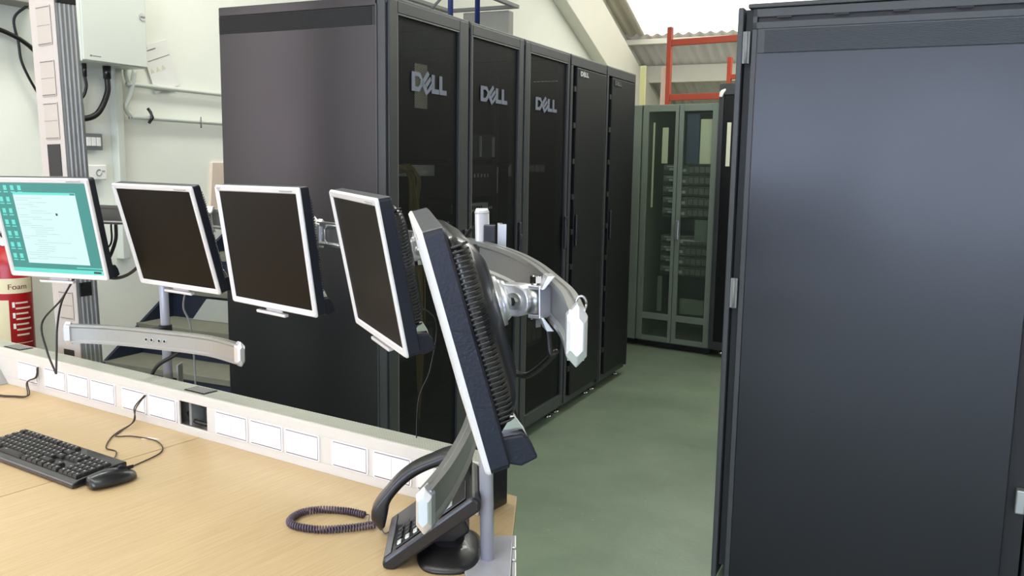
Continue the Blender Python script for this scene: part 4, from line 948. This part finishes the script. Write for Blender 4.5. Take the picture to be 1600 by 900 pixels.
# ------------------------------------------------------------------ keyboard, mouse and their leads
u0, u1, v0, v1 = 1.900, 2.345, 1.075, 1.215
t = empty('keyboard', 'black wired computer keyboard lying on the left desk', 'keyboard', Dp(u1, v0, DZ), DROT)
Wk, Dk = u1-u0, v1-v0
tl = math.radians(4.5)
def kf(x, y, z): return Vector((x, y*math.cos(tl), 0.006 + y*math.sin(tl) + z))
b = MB(); b.prism([(0, -0.004), (Dk, -0.004), (Dk, 0.012), (Dk-0.03, 0.014), (0.016, 0.012), (0.0, 0.006)], lambda a, c, q: kf(q, a, c), 0, Wk); b.build('case', M['black'], t, 0.003)
for x in (0.05, Wk-0.05): b = MB(); b.box(x-0.01, x+0.01, Dk-0.03, Dk-0.022, 0.0, 0.014); b.build('foot', M['black'], t)
keyproto = {}
def key(x, y, w):
    kk = round(w, 4)
    if kk not in keyproto:
        b = MB(); b.use(M['key'])
        b.loft([[(-a*kk/2*0.93, -0.0082*1, 0) if 0 else (sx*kk/2*f, sy*0.0085*f2, z) for sx, sy in ((-1, -1), (1, -1), (1, 1), (-1, 1))] for f, f2, z, a in ((0.96, 0.96, 0.0, 1), (0.94, 0.94, 0.003, 1), (0.80, 0.74, 0.0075, 1))])
        b.use(M['legend']); b.box(-kk*0.28, -kk*0.28+0.004, 0.0005, 0.004, 0.0074, 0.0078)
        o = b.build('key', None, t); keyproto[kk] = o; first = o
    else:
        first = keyproto[kk].copy(); C.objects.link(first); first.parent = t
    first.location = kf(x, y, 0.0125); first.rotation_euler = (tl, 0, 0)
U = 0.0187; x0 = 0.010; y0 = 0.020; RP = 0.0183
for c_ in range(13): key(x0+U*(c_+0.5)+(0 if c_ == 0 else 0.35*U*(1+(c_-1)//4)), y0+RP*5.4, U*0.95)
for c_ in range(13): key(x0+U*(c_+0.5), y0+RP*4.2, U*0.95)
key(x0+U*14, y0+RP*4.2, U*1.95)
key(x0+U*0.75, y0+RP*3.2, U*1.45)
for c_ in range(12): key(x0+U*(c_+2), y0+RP*3.2, U*0.95)
key(x0+U*14.25, y0+RP*2.9, U*1.45)
key(x0+U*0.87, y0+RP*2.2, U*1.7)
for c_ in range(12): key(x0+U*(c_+2.25), y0+RP*2.2, U*0.95)
key(x0+U*0.6, y0+RP*1.2, U*1.15)
for c_ in range(11): key(x0+U*(c_+1.75), y0+RP*1.2, U*0.95)
key(x0+U*13.6, y0+RP*1.2, U*2.6)
for a, w_ in ((0.6, 1.2), (1.9, 1.2), (3.15, 1.2), (6.9, 6.0), (10.6, 1.2), (11.9, 1.2), (13.1, 1.2), (14.4, 1.2)): key(x0+U*a, y0+RP*0.2, U*w_*0.96)
for r in (3.2, 4.2):
    for c_ in range(3): key(x0+U*(15.75+c_), y0+RP*r, U*0.95)
for c_ in range(3): key(x0+U*(15.75+c_), y0+RP*0.2, U*0.95)
key(x0+U*16.75, y0+RP*1.2, U*0.95)
for r in range(5):
    for c_ in range(4): key(x0+U*(19.3+c_), y0+RP*(r+0.2), U*0.95)

t = empty('computer_mouse', 'glossy black computer mouse beside the right end of the keyboard', 'mouse', Dp(1.862, 1.150, DZ), DROT-0.14)
b = MB(); rings = []
for i in range(13):
    f = i/12; y = -0.057+0.114*f; wd = 0.031*math.sqrt(max(0.02, 1-((f-0.45)/0.56)**2)) if f < 1 else 0.012; hh = 0.036*math.sqrt(max(0.03, 1-((f-0.40)/0.66)**2))
    rings.append([(wd*math.cos(a*math.pi/12), y, 0.002+hh*max(0, math.sin(a*math.pi/12))**0.8) for a in range(13)])
b.loft(rings, True, True); b.build('body', M['black'], t).modifiers.new('s', 'SUBSURF').levels = 1
MATS['black_plastic'].node_tree.nodes['Principled BSDF'].inputs['Coat Weight'].default_value = 0.4
b = MB(); b.cyl((-0.004, 0.022, 0.030), (0.004, 0.022, 0.030), 0.010, n=18); b.build('scroll_wheel', M['blackmat'], t)
b = MB(); b.box(-0.0006, 0.0006, 0.005, 0.052, 0.026, 0.0345); b.build('button_gap', M['blackmat'], t)
z = DZ+0.003
cable([Dp(1.855, 1.207, z+0.006), (-0.935, 2.075, z), (-0.905, 2.20, z), (-0.95, 2.29, z), (-1.03, 2.33, z), (-1.08, 2.33, z), (-1.085, 2.38, z), (-1.075, 2.43, z+0.01), (-1.083, 2.475, z+0.04), Dp(2.222, 1.488, z+0.08)], 0.0018, 'cablebrown', 'thin brown-black mouse lead curling over the desk to the trunking', 'mouse_lead', 10)
cable([Dp(1.95, 1.205, z+0.012), (-1.02, 2.20, z), (-1.06, 2.23, z), (-1.085, 2.31, z), (-1.09, 2.37, z), (-1.075, 2.44, z+0.01), (-1.088, 2.474, z+0.04), Dp(2.226, 1.487, z+0.08)], 0.0018, 'cablebrown', 'thin keyboard lead running from the keyboard back to the trunking', 'keyboard_lead', 10)
for k in (0, 1):
    e = 0.006*k
    cable([(-1.80, 2.80-e, z), (-1.64, 2.735-2*e, z), (-1.58, 2.722-2*e, z), (-1.53, 2.720-2*e, z+0.004), Dp(2.835-e, 1.476-e, z+0.030), Dp(2.792-e, 1.480, z+0.052), Dp(2.785-e, 1.484, z+0.085)], 0.002, 'cablebrown', ('upper of the two dark leads coming from the leftmost socket plate', 'lower of the two dark leads coming from the leftmost socket plate')[k], 'power_lead')
b = MB(); b.prism([(0, 0), (0.14, 0), (0.06, 0.075), (0, 0.075)], lambda a, c, q: (a, q, c), 0, 0.10); tag(b.build('desk_device', M['greyn'], loc=(-1.84, 2.90, DZ), rot=DROT, bevel=0.004), 'grey wedge-shaped device cut by the left picture edge beside the trunking', 'device')
b = MB(); b.prism([(0, 0), (0.05, 0.004), (0.012, 0.016)], lambda a, c, q: (a, c, q), 0, 0.0015); tag(b.build('paper_scrap', M['white'], loc=(-1.003, 2.315, DZ), rot=-0.1), 'small white scrap of paper on the desk inside the mouse lead loop', 'paper')

# ------------------------------------------------------------------ telephone
pr = Matrix.Rotation(math.radians(-88.5), 4, 'Z') @ Matrix.Rotation(math.radians(37.4), 4, 'X') @ Matrix.Rotation(math.radians(2.4), 4, 'Y')
PO = Vector((-0.240, 1.657, 0.711)); PM = Matrix.Translation(PO) @ pr
t = empty('desk_telephone', 'black desk telephone on a tilted stand below the near curved arm', 'telephone', (-0.16, 1.64, DZ), 0)
PI_ = Matrix.Translation((0.16, -1.64, -DZ)) @ PM
def pb(b, nm, m, par=t, bev=0.002): b.xf(PI_); return b.build(nm, m, par, bev)
PW, PL = 0.190, 0.205
b = MB(); b.prism([(0.0, -0.030), (PL, -0.034), (PL+0.010, -0.02), (PL+0.004, -0.002), (0.0, 0.0), (-0.010, -0.012)], lambda a, c, q: (q, a, c), -PW/2, PW/2); body = pb(b, 'body', M['phone'], bev=0.006)
b = MB(); b.box(-PW/2+0.01, PW/2-0.01, 0.004, 0.020, 0.0, 0.002); pb(b, 'edge_strip', M['phonegrey'], bev=0.001)
b = MB(); b.box(-0.002, 0.085, 0.03, 0.195, 0.0, 0.002); pb(b, 'keypad_panel', M['phone'], bev=0.001)
b = MB(); b.box(0.008, 0.078, 0.115, 0.165, 0.0018, 0.004); pb(b, 'display', M['lcd'], bev=0.001)
for r in range(4):
    for c_ in range(3): b = MB(); b.box(0.004+c_*0.019, 0.019+c_*0.019, 0.034+r*0.018, 0.046+r*0.018, 0.002, 0.0065); b.use(M['phone']) ; o = pb(b, 'dial_key', M['phone'], bev=0.002)
for r in range(4): b = MB(); b.box(0.066, 0.082, 0.036+r*0.019, 0.046+r*0.019, 0.002, 0.006); pb(b, 'line_key', M['led'], bev=0.002)
for c_ in range(4): b = MB(); b.box(0.010+c_*0.017, 0.021+c_*0.017, 0.102, 0.109, 0.002, 0.006); pb(b, 'soft_key', M['led'], bev=0.002)
# handset: arched bar along the user's left side
b = MB(); rings = []
for i in range(21):
    f = i/20; y = -0.018+0.232*f; zc = 0.030+0.034*math.sin(math.pi*f); th = 0.011 + (0.012 if f < 0.22 or f > 0.78 else 0.0)*(math.cos((min(f, 1-f))/0.22*math.pi/2) if min(f, 1-f) < 0.22 else 0)
    wd = 0.022+0.004*abs(2*f-1); e = 1.0 if 0 < i < 20 else 0.75
    rings.append([(-0.066+a*e, y, zc-(0.010 if min(f, 1-f) < 0.2 else 0)*(1-min(f, 1-f)/0.2)+c*e) for a, c in rrect(2*wd, 2*th, min(th, 0.009), 3)])
b.loft(rings, True, True); hs = tag(b.xf(PM).build('telephone_handset', M['phone']), 'black arched handset resting on the desk telephone', 'handset')
# stand under the phone
b = MB(); b.prism([(0.06, -0.03), (0.16, -0.03), (0.15, -0.075), (0.09, -0.075)], lambda a, c, q: (q, a, c), -0.035, 0.045); pb(b, 'stand_neck', M['phone'], bev=0.006)
b = MB(); n = 40; cx, cy = 0.045, 0.005
def oval(rx, ry, zz): return [(cx+rx*math.copysign(abs(math.cos(2*math.pi*i/n))**0.7, math.cos(2*math.pi*i/n)), cy+ry*math.copysign(abs(math.sin(2*math.pi*i/n))**0.7, math.sin(2*math.pi*i/n)), zz) for i in range(n)]
b.loft([oval(0.060, 0.100, 0.0), oval(0.062, 0.102, 0.006), oval(0.055, 0.09, 0.012), oval(0.03, 0.055, 0.034)], True, True); b.build('stand_foot', M['phone'], t)
MATS['phone_black'].node_tree.nodes['Principled BSDF'].inputs['Coat Weight'].default_value = 0.2
# coiled cord
Z = DZ+0.0085
path = catmull([(-0.308, 1.80, Z), (-0.353, 1.821, Z), (-0.41, 1.826, Z), (-0.447, 1.807, Z), (-0.460, 1.766, Z), (-0.442, 1.738, Z), (-0.387, 1.722, Z), (-0.324, 1.734, Z), (-0.279, 1.752, Z)], 40)
b = MB(); L = [0]
for i in range(1, len(path)): L.append(L[-1]+(path[i]-path[i-1]).length)
pts = []; N = 66*9
for i in range(N):
    s_ = L[-1]*i/(N-1); j = max(k for k in range(len(L)) if L[k] <= s_+1e-9); j = min(j, len(path)-2); f = (s_-L[j])/max(1e-9, L[j+1]-L[j])
    p = path[j].lerp(path[j+1], f); dd = (path[j+1]-path[j]).normalized(); sd = Vector((-dd.y, dd.x, 0)); an = 2*math.pi*i/9
    pts.append(p + sd*(0.0062*math.cos(an)) + Vector((0, 0, 0.0062*math.sin(an))))
b.tube(pts, 0.0023, 6)
hb = PM @ Vector((-0.066, -0.016, 0.018)); bb = PM @ Vector((-0.06, -0.008, -0.012))
b.tube(catmull([pts[0], pts[0]+Vector((0.012, 0.006, 0)), hb+Vector((-0.02, 0, -0.01)), hb], 5), 0.0014, 6)
b.tube(catmull([pts[-1], pts[-1]+Vector((0.012, 0.0, 0)), bb+Vector((-0.012, 0, -0.004)), bb], 5), 0.0014, 6)
tag(b.build('coiled_cord', M['cord']), 'violet-grey coiled telephone cord looped on the desk', 'cord')
for o in C.objects:
    if o.type == 'MESH' and o.parent is None and 'label' not in o and 'kind' not in o: print('UNTAGGED', o.name)
